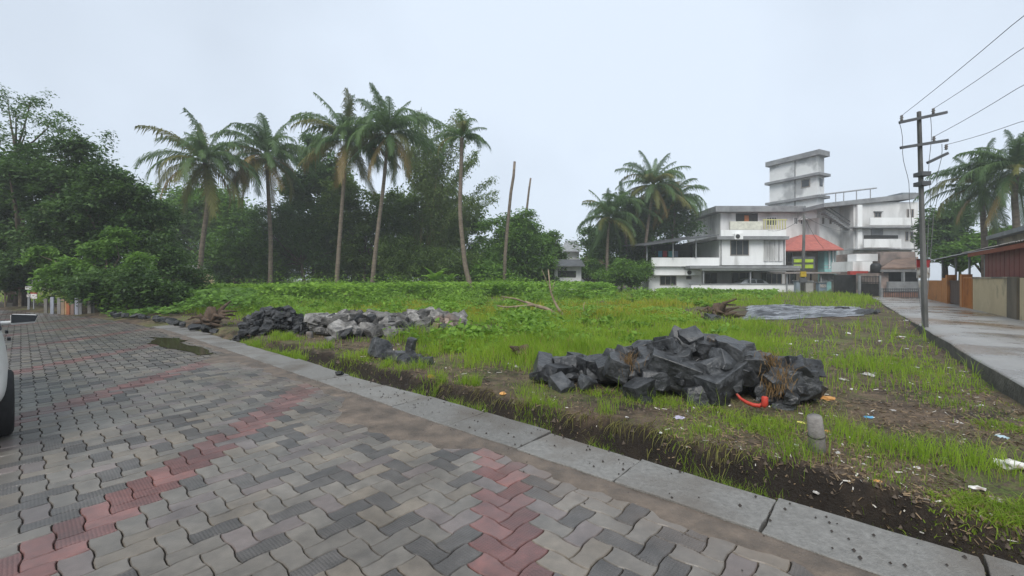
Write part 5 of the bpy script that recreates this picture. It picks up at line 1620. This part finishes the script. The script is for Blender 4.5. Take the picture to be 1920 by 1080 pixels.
BACK += [
 ('understory_shrub', 'dark shrubs behind the trunk of the leftmost coconut palm', 330, 548, 56, [(320, 490, 40, 45), (375, 480, 45, 35)], 0.36, 5000, LEAF_DARK, 0.4),
 ('understory_shrub', 'shrub thicket behind the trunk of the second coconut palm', 490, 548, 49, [(460, 495, 45, 50), (515, 500, 45, 50)], 0.36, 5500, LEAF_DARK, 0.4),
 ('understory_shrub', 'shrub thicket behind the trunk of the third coconut palm', 610, 548, 49, [(580, 490, 45, 55), (635, 495, 45, 55)], 0.36, 5500, LEAF_OLIVE, 0.4),
 ('understory_shrub', 'shrub thicket behind the trunk of the fourth coconut palm', 700, 548, 49, [(685, 500, 45, 50), (740, 495, 45, 50)], 0.36, 5500, LEAF_DARK, 0.4),
 ('understory_shrub', 'thicket behind the banana plants below the bamboo', 830, 548, 50, [(800, 460, 50, 70), (860, 470, 50, 65), (770, 410, 42, 60), (830, 400, 42, 60), (880, 410, 35, 45)], 0.36, 8000, LEAF_OLIVE, 0.4),
 ('understory_shrub', 'thicket between the bamboo and the tall bare trunk', 920, 548, 50, [(905, 490, 40, 50), (945, 485, 35, 50)], 0.36, 5000, LEAF_MID, 0.4),
 ('understory_shrub', 'low bushes left of the low grey shed', 1015, 548, 47, [(1000, 505, 35, 35), (1030, 515, 25, 28)], 0.32, 3500, LEAF_DARK, 0.4),
 ('understory_shrub', 'thicket at the foot of the right palm group', 1150, 548, 52, [(1130, 490, 40, 40), (1180, 485, 45, 45), (1235, 480, 45, 50)], 0.34, 6000, LEAF_DARK, 0.4),
]
for (nm, lb, bx, by, Z, ls_, leaf, nl, m, hol) in BACK:
    tree(nm, lb, (at(bx, by, Z).x, Z, 0), [lob(*l, Z) for l in ls_], leaf * random.uniform(.9, 1.3), int(nl * 2.6), m, nclump=random.randint(150, 300), hollow=hol, limbs=10, aspect=random.uniform(.28, .65), droop=random.uniform(.1, .9), up=random.uniform(.2, .8))

# -- bamboo
bmz = 46.0
bb = at(800, 545, bmz)
bm_ = thing('bamboo_clump', 'tall feathery bamboo clump behind the thin leaning palm', 'bamboo', (bb.x, bmz, 0))
LP = []
for k in range(34):
    tx = random.uniform(735, 935); 
    ty = {True: random.uniform(200, 310), False: random.uniform(330, 430)}[740 < tx < 900 and random.random() < .75]
    if tx > 900: ty = random.uniform(320, 400)
    tip = at(tx, ty, bmz + random.uniform(-2, 2)) - Vector((bb.x, bmz, 0))
    b0 = Vector((random.uniform(-1.4, 1.4), random.uniform(-1.2, 1.2), -0.1))
    pts = []
    for q in range(9):
        t_ = q / 8
        x_ = b0.x + (tip.x - b0.x) * t_ ** 1.8; y_ = b0.y + (tip.y - b0.y) * t_ ** 1.8
        z_ = b0.z + (tip.z - b0.z) * (1 - (1 - t_) ** 1.25)
        pts.append(Vector((x_, y_, z_)))
    MB().tube(pts, [0.055 * (1 - 0.8 * q / 8) for q in range(9)], 6).build('culm', mat('bamboo_culm', (0.20, 0.18, 0.07), (0.12, 0.12, 0.05), rough=0.6), bm_, True)
    n = 800
    t_ = rng.uniform(0.25, 1.0, n) ** .8
    ii = np.clip((t_ * 8).astype(int), 0, 7); fr = t_ * 8 - ii
    pa = np.array([tuple(p) for p in pts])
    Q = pa[ii] * (1 - fr)[:, None] + pa[ii + 1] * fr[:, None]
    node = np.round(t_ * 14) / 14
    Q = Q + rng.normal(size=(n, 3)) * np.array([.42, .42, .3]) * (0.6 + 0.5 * (1 - t_))[:, None]
    LP.append(Q)
V_, F_ = leaf_quads(np.concatenate(LP), 0.36, 0.1, 0.9, 0.3)
link('foliage', np_mesh('foliage', V_, F_), LEAF_BAMBOO, bm_)

# -- coconut palms: shared frond meshes by start elevation
def frond_mesh(elev, bend, L_=1.0, n=26, seed=0, thin=1.0):
    r = np.random.default_rng(seed)
    V_ = []; F_ = []
    pts = [np.zeros(3)]; a = math.radians(elev)
    for k in range(n):
        aa = a - math.radians(bend) * ((k + 0.5) / n) ** 1.35
        pts.append(pts[-1] + np.array([math.cos(aa), 0, math.sin(aa)]) / n * L_)
    pts = np.array(pts)
    def add(vs_, fs):
        o_ = len(V_); V_.extend([tuple(q) for q in vs_]); F_.extend([tuple(i + o_ for i in fc) for fc in fs])
    for k in range(n):                      # rachis
        w0 = 0.016 * (1 - k / n) + 0.003; w1 = 0.016 * (1 - (k + 1) / n) + 0.003
        p0, p1 = pts[k], pts[k + 1]
        add([p0 + (0, w0, 0), p0 - (0, w0, 0), p1 - (0, w1, 0), p1 + (0, w1, 0)], [(0, 1, 2, 3)])
    for k in range(4, n + 1):
        t_ = k / n
        for sd in (-1, 1):
            for sub in range(2):
                tt = min(1.0, t_ - sub * 0.5 / n)
                i0 = min(int(tt * n), n - 1)
                p0 = pts[i0] + (pts[i0 + 1] - pts[i0]) * (tt * n - i0)
                tan = pts[i0 + 1] - pts[i0]; tan = tan / np.linalg.norm(tan)
                ll = 0.31 * L_ * math.sin(math.pi * (0.12 + 0.80 * tt)) ** 0.7 * r.uniform(.6, 1.2) * thin
                side = np.array([0, sd, 0]) * (0.9 - 0.55 * tt) + tan * (0.45 + 0.5 * tt)
                drop = np.array([0, 0, -1]) * r.uniform(0.25, 0.55)
                m_ = p0 + side * ll * 0.5 + drop * ll * 0.18
                e_ = p0 + side * ll * r.uniform(.6, .9) + drop * ll * r.uniform(.7, 1.7)
                w_ = 0.0088 * L_
                wv = tan * w_
                add([p0 - wv, p0 + wv, m_ + wv * 1.1, m_ - wv * 1.1, e_], [(0, 1, 2, 3), (3, 2, 4)])
    me = bpy.data.meshes.new('frond'); me.from_pydata(V_, [], F_); me.update()
    return me
FRONDS = {}
for e_ in (78, 55, 32, 8, -20, -50):
    bend = {78: 55, 55: 85, 32: 95, 8: 85, -20: 60, -50: 32}[e_]
    for vseed in range(3):
        for mi, m in enumerate((FROND_GREEN, FROND_OLIVE, FROND_DRY)):
            me = frond_mesh(e_, bend + (vseed - 1) * 20, 1.0, 24, vseed + 10)
            me.materials.append(m); FRONDS[e_, vseed, mi] = me
NUT = None
def palm(label, pts, r0, r1, flen, nf=26, dry=0.25, group=None, low=True, name='coconut_palm', nuts=True):
    base = Vector(pts[0])
    t_ = thing(name, label, 'palm', base, 0, group)
    pl = [Vector(p) - base for p in pts]
    # smooth trunk through control points
    fine = []
    for i in range(len(pl) - 1):
        for q in range(5):
            fine.append(pl[i] + (pl[i + 1] - pl[i]) * (q / 5))
    fine.append(pl[-1])
    fine = [fine[0]] + [(fine[i - 1] + fine[i] * 2 + fine[i + 1]) / 4 for i in range(1, len(fine) - 1)] + [fine[-1]]
    n = len(fine)
    rad = [r1 + (r0 - r1) * (1 - k / (n - 1)) ** 1.4 + (0.10 * r0 * 4 * max(0, 0.12 - k / (n - 1))) + 0.006 * (k % 2) for k in range(n)]
    fine[0] = fine[0] - Vector((0, 0, 0.3))
    MB().tube(fine, rad, 9).build('trunk', M_PALMBARK, t_, True)
    top = pl[-1]
    kinds = [78] * max(2, int(nf * .12)) + [55] * int(nf * .24) + [32] * int(nf * .24) + [8] * int(nf * .2)
    if low:
        kinds += [-20] * int(nf * .13) + [-50] * int(nf * .09)
    az = random.uniform(0, 6.28)
    for i, e_ in enumerate(kinds):
        az += 2.399 + random.uniform(-.25, .25)
        pr = {78: 0.0, 55: .05, 32: .2, 8: .5, -20: .8, -50: 1.0}[e_]
        u = random.random()
        mi = 0
        if u < 0.05 + pr * dry * 2.2: mi = 2 if random.random() < pr * .75 else 1
        elif u < 0.1 + pr * dry * 3.4: mi = 1
        o = link('frond', FRONDS[e_, random.randint(0, 2), mi], None, t_)
        o.location = top + Vector((0, 0, -0.05 + 0.05 * (e_ > 40)))
        s_ = flen * random.uniform(.85, 1.12) * (0.85 if e_ == 78 else 1.0)
        o.scale = (s_, s_, s_)
        o.rotation_euler = (random.uniform(-.3, .3), random.uniform(-.2, .2), az)
    if nuts:
        for k in range(5):
            a_ = random.uniform(0, 6.28)
            b = MB(); c = top + Vector((math.cos(a_) * .3, math.sin(a_) * .3, -0.35 - random.random() * .25))
            b.tube([c + Vector((0, 0, .15)), c + Vector((0, 0, .1)), c, c - Vector((0, 0, .1)), c - Vector((0, 0, .14))], [0.03, .1, .13, .09, .02], 8)
            b.build('coconut', mat('coconut', (0.16, 0.15, 0.05), rough=0.6), t_, True)
    return t_
def pp(Z, *q):
    return [at(x, y, Z) if i else Vector((at(x, y, Z).x, Z, 0.05)) for i, (x, y) in enumerate(q)]
palm('leftmost tall coconut palm, with a full crown and slightly curved trunk', pp(36, (372, 554), (378, 470), (390, 380), (384, 305)), 0.22, 0.15, 4.9, 40, .22)
palm('second coconut palm from the left, with low drooping fronds', pp(40, (507, 545), (508, 450), (503, 360), (500, 292)), 0.22, 0.14, 5.0, 42, .16)
palm('third coconut palm from the left, tallest, with yellowing lower fronds', pp(38, (630, 545), (636, 460), (644, 350), (652, 262)), 0.21, 0.14, 4.9, 38, .3)
palm('fourth coconut palm from the left, its trunk leaning right', pp(36, (696, 552), (704, 470), (720, 340), (728, 250)), 0.20, 0.13, 4.7, 38, .14)
palm('thin coconut palm with a small sparse crown in front of the bamboo', pp(33, (888, 562), (872, 500), (862, 400), (866, 258)), 0.22, 0.14, 2.4, 28, .15, low=False, nuts=False)
palm('tallest coconut palm of the dark group left of the white house', pp(50, (1208, 545), (1210, 460), (1218, 400), (1225, 348)), 0.22, 0.14, 4.6, 40, .15, 'palms left of the white house')
palm('left low palm of the group left of the white house', pp(48, (1140, 545), (1138, 480), (1140, 440), (1142, 408)), 0.2, 0.14, 4.4, 36, .15, 'palms left of the white house')
palm('right palm of the group left of the white house', pp(53, (1262, 545), (1260, 470), (1264, 420), (1266, 372)), 0.2, 0.14, 4.4, 38, .15, 'palms left of the white house')
palm('middle palm of the group left of the white house, half hidden', pp(51, (1180, 545), (1176, 480), (1172, 430), (1170, 392)), 0.2, 0.14, 4.4, 34, .15, 'palms left of the white house')
palm('small far palm between the palm group and the tower block', pp(66, (1316, 545), (1316, 470), (1316, 410)), 0.2, 0.13, 2.7, 18, .1, low=False, nuts=False)
palm('right-hand palm with drooping fronds above the lean-to roof', pp(30, (1848, 545), (1846, 450), (1843, 400), (1838, 350)), 0.2, 0.14, 3.5, 34, .12, 'palms at the right edge')
palm('palm at the right edge of the view above the mouldy parapet', pp(27, (1910, 545), (1906, 420), (1902, 370), (1905, 318)), 0.2, 0.14, 3.6, 34, .12, 'palms at the right edge')
palm('low palm with upright fronds half hidden in the left trees', pp(30, (250, 560), (248, 470), (244, 410)), 0.18, 0.13, 3.6, 16, .05, low=False, nuts=False)

for lb, q, Z, r in (('taller bare palm trunk without a crown, curved', [(945, 548), (947, 480), (952, 420), (958, 360), (963, 330), (965, 303)], 38, .17),
                    ('shorter bare palm trunk without a crown behind the taller one', [(982, 548), (985, 430), (988, 390), (992, 355), (995, 334)], 47, .15)):
    pts = pp(Z, *q)
    t_ = thing('bare_trunk', lb, 'palm trunk', pts[0])
    pts = [p - Vector(t_.location) for p in pts]; pts[0] = pts[0] - Vector((0, 0, .2))
    n = len(pts)
    MB().tube(pts, [r * (1 - .35 * k / (n - 1)) for k in range(n)], 9).build('trunk', M_PALMBARK, t_, True)

# -- banana plants with broad leaves
def banana(px, py, Z, h, n, label):
    b0 = at(px, py, Z); t_ = thing('banana_plant', label, 'plant', (b0.x, Z, 0.1))
    MB().tube([(0, 0, -.1), (0, 0, h * .5)], [.14, .08], 8).build('stem', mat('banana_stem', (0.16, 0.20, 0.06), rough=.7), t_, True)
    for k in range(n):
        a_ = 2.4 * k + random.random(); L_ = h * random.uniform(.5, .75); e0 = math.radians(random.uniform(45, 80))
        V_ = []; F_ = []
        p = Vector((0, 0, h * .45)); N_ = 7
        for q in range(N_ + 1):
            t2 = q / N_
            aa = e0 - 1.5 * t2 ** 1.4
            w_ = L_ * .17 * math.sin(math.pi * min(1, .06 + .92 * t2)) ** .6
            sd = Vector((-math.sin(a_), math.cos(a_), 0))
            V_ += [tuple(p + sd * w_ - Vector((0, 0, .3 * w_))), tuple(p), tuple(p - sd * w_ - Vector((0, 0, .3 * w_)))]
            p = p + Vector((math.cos(a_) * math.cos(aa), math.sin(a_) * math.cos(aa), math.sin(aa))) * L_ / N_
        for q in range(N_):
            i0 = q * 3
            F_ += [(i0, i0 + 1, i0 + 4, i0 + 3), (i0 + 1, i0 + 2, i0 + 5, i0 + 4)]
        me = bpy.data.meshes.new('leaf'); me.from_pydata(V_, [], F_); me.update()
        link('leaf', me, LEAF_BRIGHT if k % 3 else LEAF_MID, t_)
banana(815, 545, 36, 2.6, 9, 'bright banana plant at the foot of the bamboo')
banana(840, 545, 37, 2.2, 7, 'smaller banana plant right of the bright one below the bamboo')
banana(1195, 545, 44, 3.0, 9, 'banana plant beside the left wall of the white house')
banana(1165, 545, 45, 2.6, 8, 'banana plant below the right palm group')
banana(1800, 545, 37, 4.5, 9, 'tall banana plant rising behind the lean-to roof')

# -- grass and undergrowth (uncountable)
def in_plot(x, y):
    s = x * E1[0] + y * E1[1]; n = x * N1[0] + y * N1[1]; n2 = x * N2[0] + y * N2[1]
    return (n - n_edge(s) > 0.55) & (n2 < LANE_L - 0.08)
def lushness(x, y):
    n = x * N1[0] + y * N1[1]; s = x * E1[0] + y * E1[1]
    d = n - n_edge(s)
    nz_ = fbm(x * 0.55, y * 0.55, 21, 3)
    L_ = sst(2.0, 3.3, d + 0.9 * nz_)
    r = x / np.maximum(y, 0.1)
    right = sst(0.52, 0.66, r + 0.06 * nz_) * (1 - sst(17, 24, y))
    return L_ * (1 - 0.95 * right)
def near_rubble(x, y):
    m = np.zeros_like(x, bool)
    for (ax, ay, bx, by, wd) in ((0.6, 5.9, 3.3, 4.9, 0.42), (-6.6, 11, -5.1, 11.2, .6), (-5.0, 10.5, -1.5, 11.8, 1.35)):
        dx, dy = bx - ax, by - ay; L2 = dx * dx + dy * dy
        t_ = np.clip(((x - ax) * dx + (y - ay) * dy) / L2, 0, 1)
        m |= np.hypot(x - ax - t_ * dx, y - ay - t_ * dy) < wd
    sx, sy = (x - 10), (y - 16.2)
    m |= (sx / 3.3) ** 2 + (sy / 3.2) ** 2 < 1
    return m
def sample(n, y0, y1, rmax=1.3, rmin=-1.25, p=1.0):
    u = rng.random(n)
    y = 1 / (1 / y0 + (1 / y1 - 1 / y0) * u) if p == 1 else y0 + (y1 - y0) * u
    r = rng.uniform(rmin, rmax, n)
    return r * y, y
def blades(x, y, h, wd, lean, segs=2, zoff=0.0):
    n = len(x)
    z = ground_h(x, y) - 0.01 + zoff
    a = rng.uniform(0, 2 * np.pi, n); th = rng.uniform(0, 2 * np.pi, n)
    dx = np.cos(a) * wd / 2; dy = np.sin(a) * wd / 2
    lx = np.cos(th) * lean * h; ly = np.sin(th) * lean * h
    B = np.stack([x, y, z], 1)
    sdv = np.stack([dx, dy, np.zeros(n)], 1)
    if segs == 1:
        tip = B + np.stack([lx, ly, h], 1)
        V_ = np.stack([B - sdv, B + sdv, tip], 1).reshape(-1, 3)
        return V_, np.arange(n * 3).reshape(n, 3)
    mid = B + np.stack([lx * .3, ly * .3, h * .6], 1)
    tip = B + np.stack([lx, ly, h * .95], 1)
    V_ = np.stack([B - sdv, B + sdv, mid + sdv * .75, mid - sdv * .75, tip], 1).reshape(-1, 3)
    o = np.arange(n)[:, None] * 5
    F_ = np.concatenate([o + np.array([[0, 1, 2]]), o + np.array([[0, 2, 3]]), o + np.array([[3, 2, 4]])], 0)
    return V_, F_
def clumped(n, y0, y1, k, rad, **kw):
    cx_, cy_ = sample(n // k, y0, y1, **kw)
    x = np.repeat(cx_, k) + rng.normal(size=(n // k) * k) * np.repeat(rad * (0.5 + rng.random(n // k)) * np.clip(cy_ / 8, .6, 3), k)
    y = np.repeat(cy_, k) + rng.normal(size=(n // k) * k) * np.repeat(rad * (0.5 + rng.random(n // k)) * np.clip(cy_ / 8, .6, 3), k)
    return x, y
def grass(name, label, x, y, keep, hlo, hhi, m, wmul=1.0, lean=0.5):
    x, y = x[keep], y[keep]
    h = rng.uniform(hlo, hhi, len(x)) * (0.72 + 0.45 * fbm(x * .8, y * .8, 51, 2) + 0.5 * np.clip(vnoise(x * 2.7, y * 2.7, 53), -.6, 1))
    wd = np.clip(0.0011 * y, 0.005, 0.035) * wmul
    ln = rng.uniform(0.1, lean * 1.6, len(x))
    V_, F_ = blades(x, y, h, wd, ln)
    return stuff(link(name, np_mesh(name, V_, F_), m), label, 'grass')
# lush field
x, y = clumped(230000, 5.2, 48, 14, 0.10)
lu = lushness(x, y)
keep = in_plot(x, y) & (rng.random(len(x)) < lu) & ~near_rubble(x, y) & (y > 4)
grass('field_grass', 'tall bright green grass filling the middle of the plot', x, y, keep, 0.16, 0.42, GRASS, 1.25)
# short patchy turf near the drain and on the trodden right part
x, y = clumped(190000, 2.4, 18, 16, 0.05)
pn = fbm(x * 1.25, y * 1.25, 61, 4)
pn = pn + 0.16 * sst(1.5, 3.5, x * E1[0] + y * E1[1])
keep = in_plot(x, y) & (rng.random(len(x)) < sst(0.10, 0.28, pn) * (1 - 0.8 * lushness(x, y))) & ~near_rubble(x, y) & (y > 2)
n_ = x * N1[0] + y * N1[1]; s_ = x * E1[0] + y * E1[1]
keep &= ~((n_ < 4.25) & (s_ < -0.9) & (pn < 0.28))
keep &= ~((n_ - n_edge(s_) < 1.05) & (rng.random(len(x)) < .55))
grass('patchy_turf', 'short patchy turf on the trodden mud beside the drain and lane', x, y, keep, 0.02, 0.095, GRASS_SHORT, 1.5, 1.2)
# tufts by the bank and at the slab corner
tx, ty = [], []
for (px, py, k, r) in ((1125, 815, 260, .09), (1150, 825, 160, .08), (1000, 770, 200, .12), (1180, 850, 120, .07), (1400, 890, 180, .10), (1440, 880, 150, .10), (1290, 860, 120, .1), (880, 690, 160, .15), (1000, 640, 300, .3),
                       (1420, 812, 300, .16), (1250, 775, 200, .14), (1160, 770, 160, .14), (1600, 840, 400, .22), (1680, 860, 400, .2), (1720, 870, 250, .15), (1560, 800, 160, .15), (1840, 885, 400, .13), (1790, 770, 260, .2), (1700, 700, 260, .25),
                       (1600, 690, 260, .25), (1470, 640, 500, .35), (1440, 650, 500, .3), (640, 690, 200, .25), (820, 665, 250, .25), (560, 660, 200, .3), (1330, 830, 160, .12), (1500, 870, 160, .1)):
    p = gp(px, py)
    tx.append(p.x + rng.normal(size=k) * r); ty.append(p.y + rng.normal(size=k) * r)
for k in range(70):
    s0 = random.uniform(-0.6, 11); d0 = random.choice([random.uniform(.55, .75), random.uniform(.9, 1.35)]) + .05
    p = road(s0, float(n_edge(s0)) + d0); m_ = random.randint(40, 150); r = random.uniform(.04, .12)
    tx.append(p.x + rng.normal(size=m_) * r); ty.append(p.y + rng.normal(size=m_) * r)
x, y = np.concatenate(tx), np.concatenate(ty)
grass('grass_tuft', 'brighter grass tufts along the bank and around the rocks', x, y, in_plot(x, y), 0.07, 0.22, GRASS, 0.9, .6)
# dry roots and grass hanging over the dug bank
sb_ = rng.uniform(0.4, 9, 2600); jit = bank_jit(sb_)
nb2 = n_edge(sb_) + 1.02 - jit + rng.normal(size=len(sb_)) * .05
x = sb_ * E1[0] + nb2 * N1[0]; y = sb_ * E1[1] + nb2 * N1[1]
k = (vnoise(sb_ * 2.2, sb_ * 0, 97) > .0) & (rng.random(len(sb_)) < .6)
x, y = x[k], y[k]; n = len(x)
B = np.stack([x, y, ground_h(x, y)], 1)
dirv = np.stack([-N1[0] * rng.uniform(.03, .12, n) + rng.normal(size=n) * .04, -N1[1] * rng.uniform(.03, .12, n) + rng.normal(size=n) * .04, rng.uniform(-.16, .03, n)], 1)
wv = np.stack([E1[0] * .003 * np.ones(n), E1[1] * .003 * np.ones(n), np.zeros(n)], 1)
V_ = np.stack([B - wv, B + wv, B + dirv * .6 + np.array([0, 0, .03]) + wv, B + dirv * .6 + np.array([0, 0, .03]) - wv, B + dirv], 1).reshape(-1, 3)
o = np.arange(n)[:, None] * 5
F_ = np.concatenate([o + np.array([[0, 1, 2]]), o + np.array([[0, 2, 3]]), o + np.array([[3, 2, 4]])], 0)
stuff(link('bank_fringe', np_mesh('bank_fringe', V_, F_), leaf_mat('fringe', (0.10, 0.085, 0.03), (0.24, 0.24, 0.06), .4, patch=1.5)), 'dry grass and roots hanging over the dug bank edge', 'grass')
# straw, twigs and leaf bits trodden into the mud
x, y = sample(42000, 2.2, 17)
k = in_plot(x, y) & (fbm(x * .9, y * .9, 99, 3) > -.25) & (rng.random(len(x)) > .85 * lushness(x, y)); x, y = x[k], y[k]; n = len(x)
a = rng.uniform(0, 6.28, n); ll = rng.uniform(.008, .034, n) * np.clip(y / 5, .75, 2); ww = rng.uniform(.0012, .006, n) * np.clip(y / 5, .75, 2)
B = np.stack([x, y, ground_h(x, y) + .006], 1)
dv = np.stack([np.cos(a) * ll, np.sin(a) * ll, rng.uniform(-.006, .012, n)], 1); wv = np.stack([-np.sin(a) * ww, np.cos(a) * ww, rng.uniform(-.004, .004, n)], 1)
V_ = np.stack([B - dv - wv, B + dv - wv, B + dv + wv, B - dv + wv], 1).reshape(-1, 3)
stuff(link('straw_litter', np_mesh('straw_litter', V_, np.arange(n * 4).reshape(n, 4)), leaf_mat('straw', (0.035, 0.026, 0.018), (0.30, 0.215, 0.125), .1, patch=2.0, dry=(0.55, 0.52, 0.46), dry_amt=.05)), 'straw, twigs and leaf bits trodden into the mud', 'litter')
# dead brown grass on the heap and bank
tx, ty, tz = [], [], []
for (px, py, Z, k, r) in ((1180, 690, 5.2, 120, .05), (1330, 662, 5.25, 160, .06), (1445, 690, 4.85, 160, .07), (1455, 735, 4.7, 140, .06), (1470, 715, 4.65, 60, .05)):
    p = at(px, py, Z)
    tx.append(p.x + rng.normal(size=k) * r); ty.append(p.y + rng.normal(size=k) * r); tz.append(np.full(k, p.z))
x, y, z = map(np.concatenate, (tx, ty, tz))
V_, F_ = blades(x, y, rng.uniform(.06, .2, len(x)) * rng.choice([-1, 1], len(x), p=[.4, .6]), np.full(len(x), .007), rng.uniform(.3, 1.2, len(x)), zoff=z)
stuff(link('dead_grass', np_mesh('dead_grass', V_, F_), GRASS_DEAD), 'brown dead grass caught between the rocks of the near heap', 'grass')
x, y = clumped(26000, 12, 24, 14, .12, rmin=-.35, rmax=.42)
keep = in_plot(x, y) & (np.abs(y - 18 - 1.5 * fbm(x * .3, y * .3, 71, 2)) < 3.2) & ~near_rubble(x, y)
grass('yellowish_grass', 'yellowish grass strip across the middle of the field', x, y, keep, .2, .42, GRASS_YEL, 1.3)

# broad-leaved creepers at the back of the field
def weeds(name, label, n, y0, y1, rmin, rmax, hmax, leaf, m, maskseed, thr, extra=None):
    x, y = sample(n, y0, y1, rmax, rmin, p=0)
    hm = fbm(x * .35, y * .35, maskseed, 3)
    k = in_plot(x, y) & (hm > thr) & ~near_rubble(x, y)
    if extra is not None: k &= extra(x, y)
    x, y, hm = x[k], y[k], hm[k]
    hh_ = hmax * sst(thr, thr + .5, hm) * (0.5 + 0.5 * rng.random(len(x)) ** .5)
    P_ = np.stack([x, y, ground_h(x, y) + 0.05 + hh_], 1)
    V_, F_ = leaf_quads(P_, leaf, 1.3, .2, .85, .06)
    return stuff(link(name, np_mesh(name, V_, F_), m), label, 'plants')
weeds('creeper_undergrowth', 'broad-leaved green creepers along the foot of the trees', 34000, 19, 41, -.75, .34, .95, .27, LEAF_BRIGHT, 81, -.45, lambda x, y: (y > 26 + 6.5 * fbm(x * .16, y * .1, 88, 3)) & (x / y < .24))
weeds('field_weeds', 'leafy weeds growing through the grass of the field', 30000, 7, 24, -.55, .5, .32, .095, LEAF_BRIGHT, 83, .08, lambda x, y: lushness(x, y) > .5)
weeds('house_front_weeds', 'low leafy weeds before the white boundary wall', 5000, 26, 38, .34, .62, .38, .24, LEAF_BRIGHT, 85, -.5)
weeds('bank_weeds', 'weeds on the bank below the left trees', 5000, 16, 26, -1.05, -.6, .8, .22, LEAF_MID, 87, -.6)

# knee-high weed clumps scattered over the field and against the trees
Pw = []
for k in range(230):
    yy = random.choice([random.uniform(9, 20), random.uniform(18, 34), random.uniform(26, 38)]); xx = yy * random.uniform(-.62, .5)
    if not (in_plot(np.array([xx]), np.array([yy]))[0] and lushness(np.array([xx]), np.array([yy]))[0] > .6) or near_rubble(np.array([xx]), np.array([yy]))[0]:
        continue
    hh_ = random.uniform(.22, .5) if yy < 20 else (random.uniform(.35, .9) if yy < 30 else random.uniform(.5, 1.7))
    if xx / yy > .12: hh_ *= .4
    rr = hh_ * random.uniform(.9, 1.8); m_ = int(120 + 160 * rr)
    Q = rng.normal(size=(m_, 3)) * np.array([rr * .5, rr * .5, hh_ * .3]) + np.array([xx, yy, hh_ * .45])
    Q[:, 2] = np.abs(Q[:, 2]) + ground_h(Q[:, 0], Q[:, 1]); Pw.append(Q)
V_, F_ = leaf_quads(np.concatenate(Pw), .17, .9, .3, .6, .08)
stuff(link('weed_clumps', np_mesh('weed_clumps', V_, F_), leaf_mat('weed_leaf', (0.075, 0.16, 0.022), (0.27, 0.46, 0.06), .45, patch=.4)), 'uneven broad-leaved weed clumps across the field', 'plants')

# soil clods and grit
x, y = sample(9000, 2.2, 14)
k = in_plot(x, y) & (rng.random(len(x)) > .6 * lushness(x, y)); x, y = x[k], y[k]
n = len(x); sz = rng.uniform(.006, .03, n) * np.clip(y / 4, .8, 2)
tet = np.array([(1, 0, -.4), (-.5, .87, -.4), (-.5, -.87, -.4), (0, 0, .8)])
P_ = np.stack([x, y, ground_h(x, y)], 1)
rot = rng.uniform(0, 6.28, n); c_, s2_ = np.cos(rot), np.sin(rot)
T = np.stack([tet[None, :, 0] * c_[:, None] - tet[None, :, 1] * s2_[:, None], tet[None, :, 0] * s2_[:, None] + tet[None, :, 1] * c_[:, None], np.repeat(tet[None, :, 2], n, 0)], -1)
V_ = (P_[:, None, :] + T * sz[:, None, None]).reshape(-1, 3)
o = np.arange(n)[:, None] * 4
F_ = np.concatenate([o + np.array([[0, 1, 3]]), o + np.array([[1, 2, 3]]), o + np.array([[2, 0, 3]])], 0)
stuff(link('soil_clods', np_mesh('soil_clods', V_, F_), mat('clod', (0.13, 0.10, 0.075), (0.05, 0.04, 0.03), rough=.85, scale=6)), 'small clods and stones on the muddy ground', 'soil')
# dark crumbs on the slabs and pavers
s_ = rng.uniform(-4, 6, 260); n_ = rng.normal(2.95, .22, 260); n_ = np.clip(n_, 1.6, 3.2)
P_ = np.stack([s_ * E1[0] + n_ * N1[0], s_ * E1[1] + n_ * N1[1], np.where(n_ > 2.76, .026, .004)], 1)
n = len(s_); sz = rng.uniform(.004, .014, n)
V_ = (P_[:, None, :] + tet[None] * sz[:, None, None]).reshape(-1, 3)
o = np.arange(n)[:, None] * 4
F_ = np.concatenate([o + np.array([[0, 1, 3]]), o + np.array([[1, 2, 3]]), o + np.array([[2, 0, 3]])], 0)
stuff(link('soil_crumbs', np_mesh('soil_crumbs', V_, F_), mat('crumb', (0.05, 0.042, 0.036), rough=.9)), 'dark soil crumbs scattered on the drain slabs', 'soil')

# ------------------------------------------------------------------ misty air
HZ = 0.0015
b = MB().box(-520, 520, -520, 520, -1.6, 19.5)
hz = b.build('haze', None)
m = bpy.data.materials.new('haze'); m.use_nodes = True
t = m.node_tree; t.nodes.clear()
o_ = nd(t, 'ShaderNodeOutputMaterial'); pv = nd(t, 'ShaderNodeVolumePrincipled')
pv.inputs['Color'].default_value = (0.93, 0.97, 1.0, 1); pv.inputs['Density'].default_value = HZ; pv.inputs['Anisotropy'].default_value = 0.2
t.links.new(pv.outputs[0], o_.inputs['Volume'])
hz.data.materials.append(m)
stuff(hz, 'thin misty rain haze filling the air', 'haze')
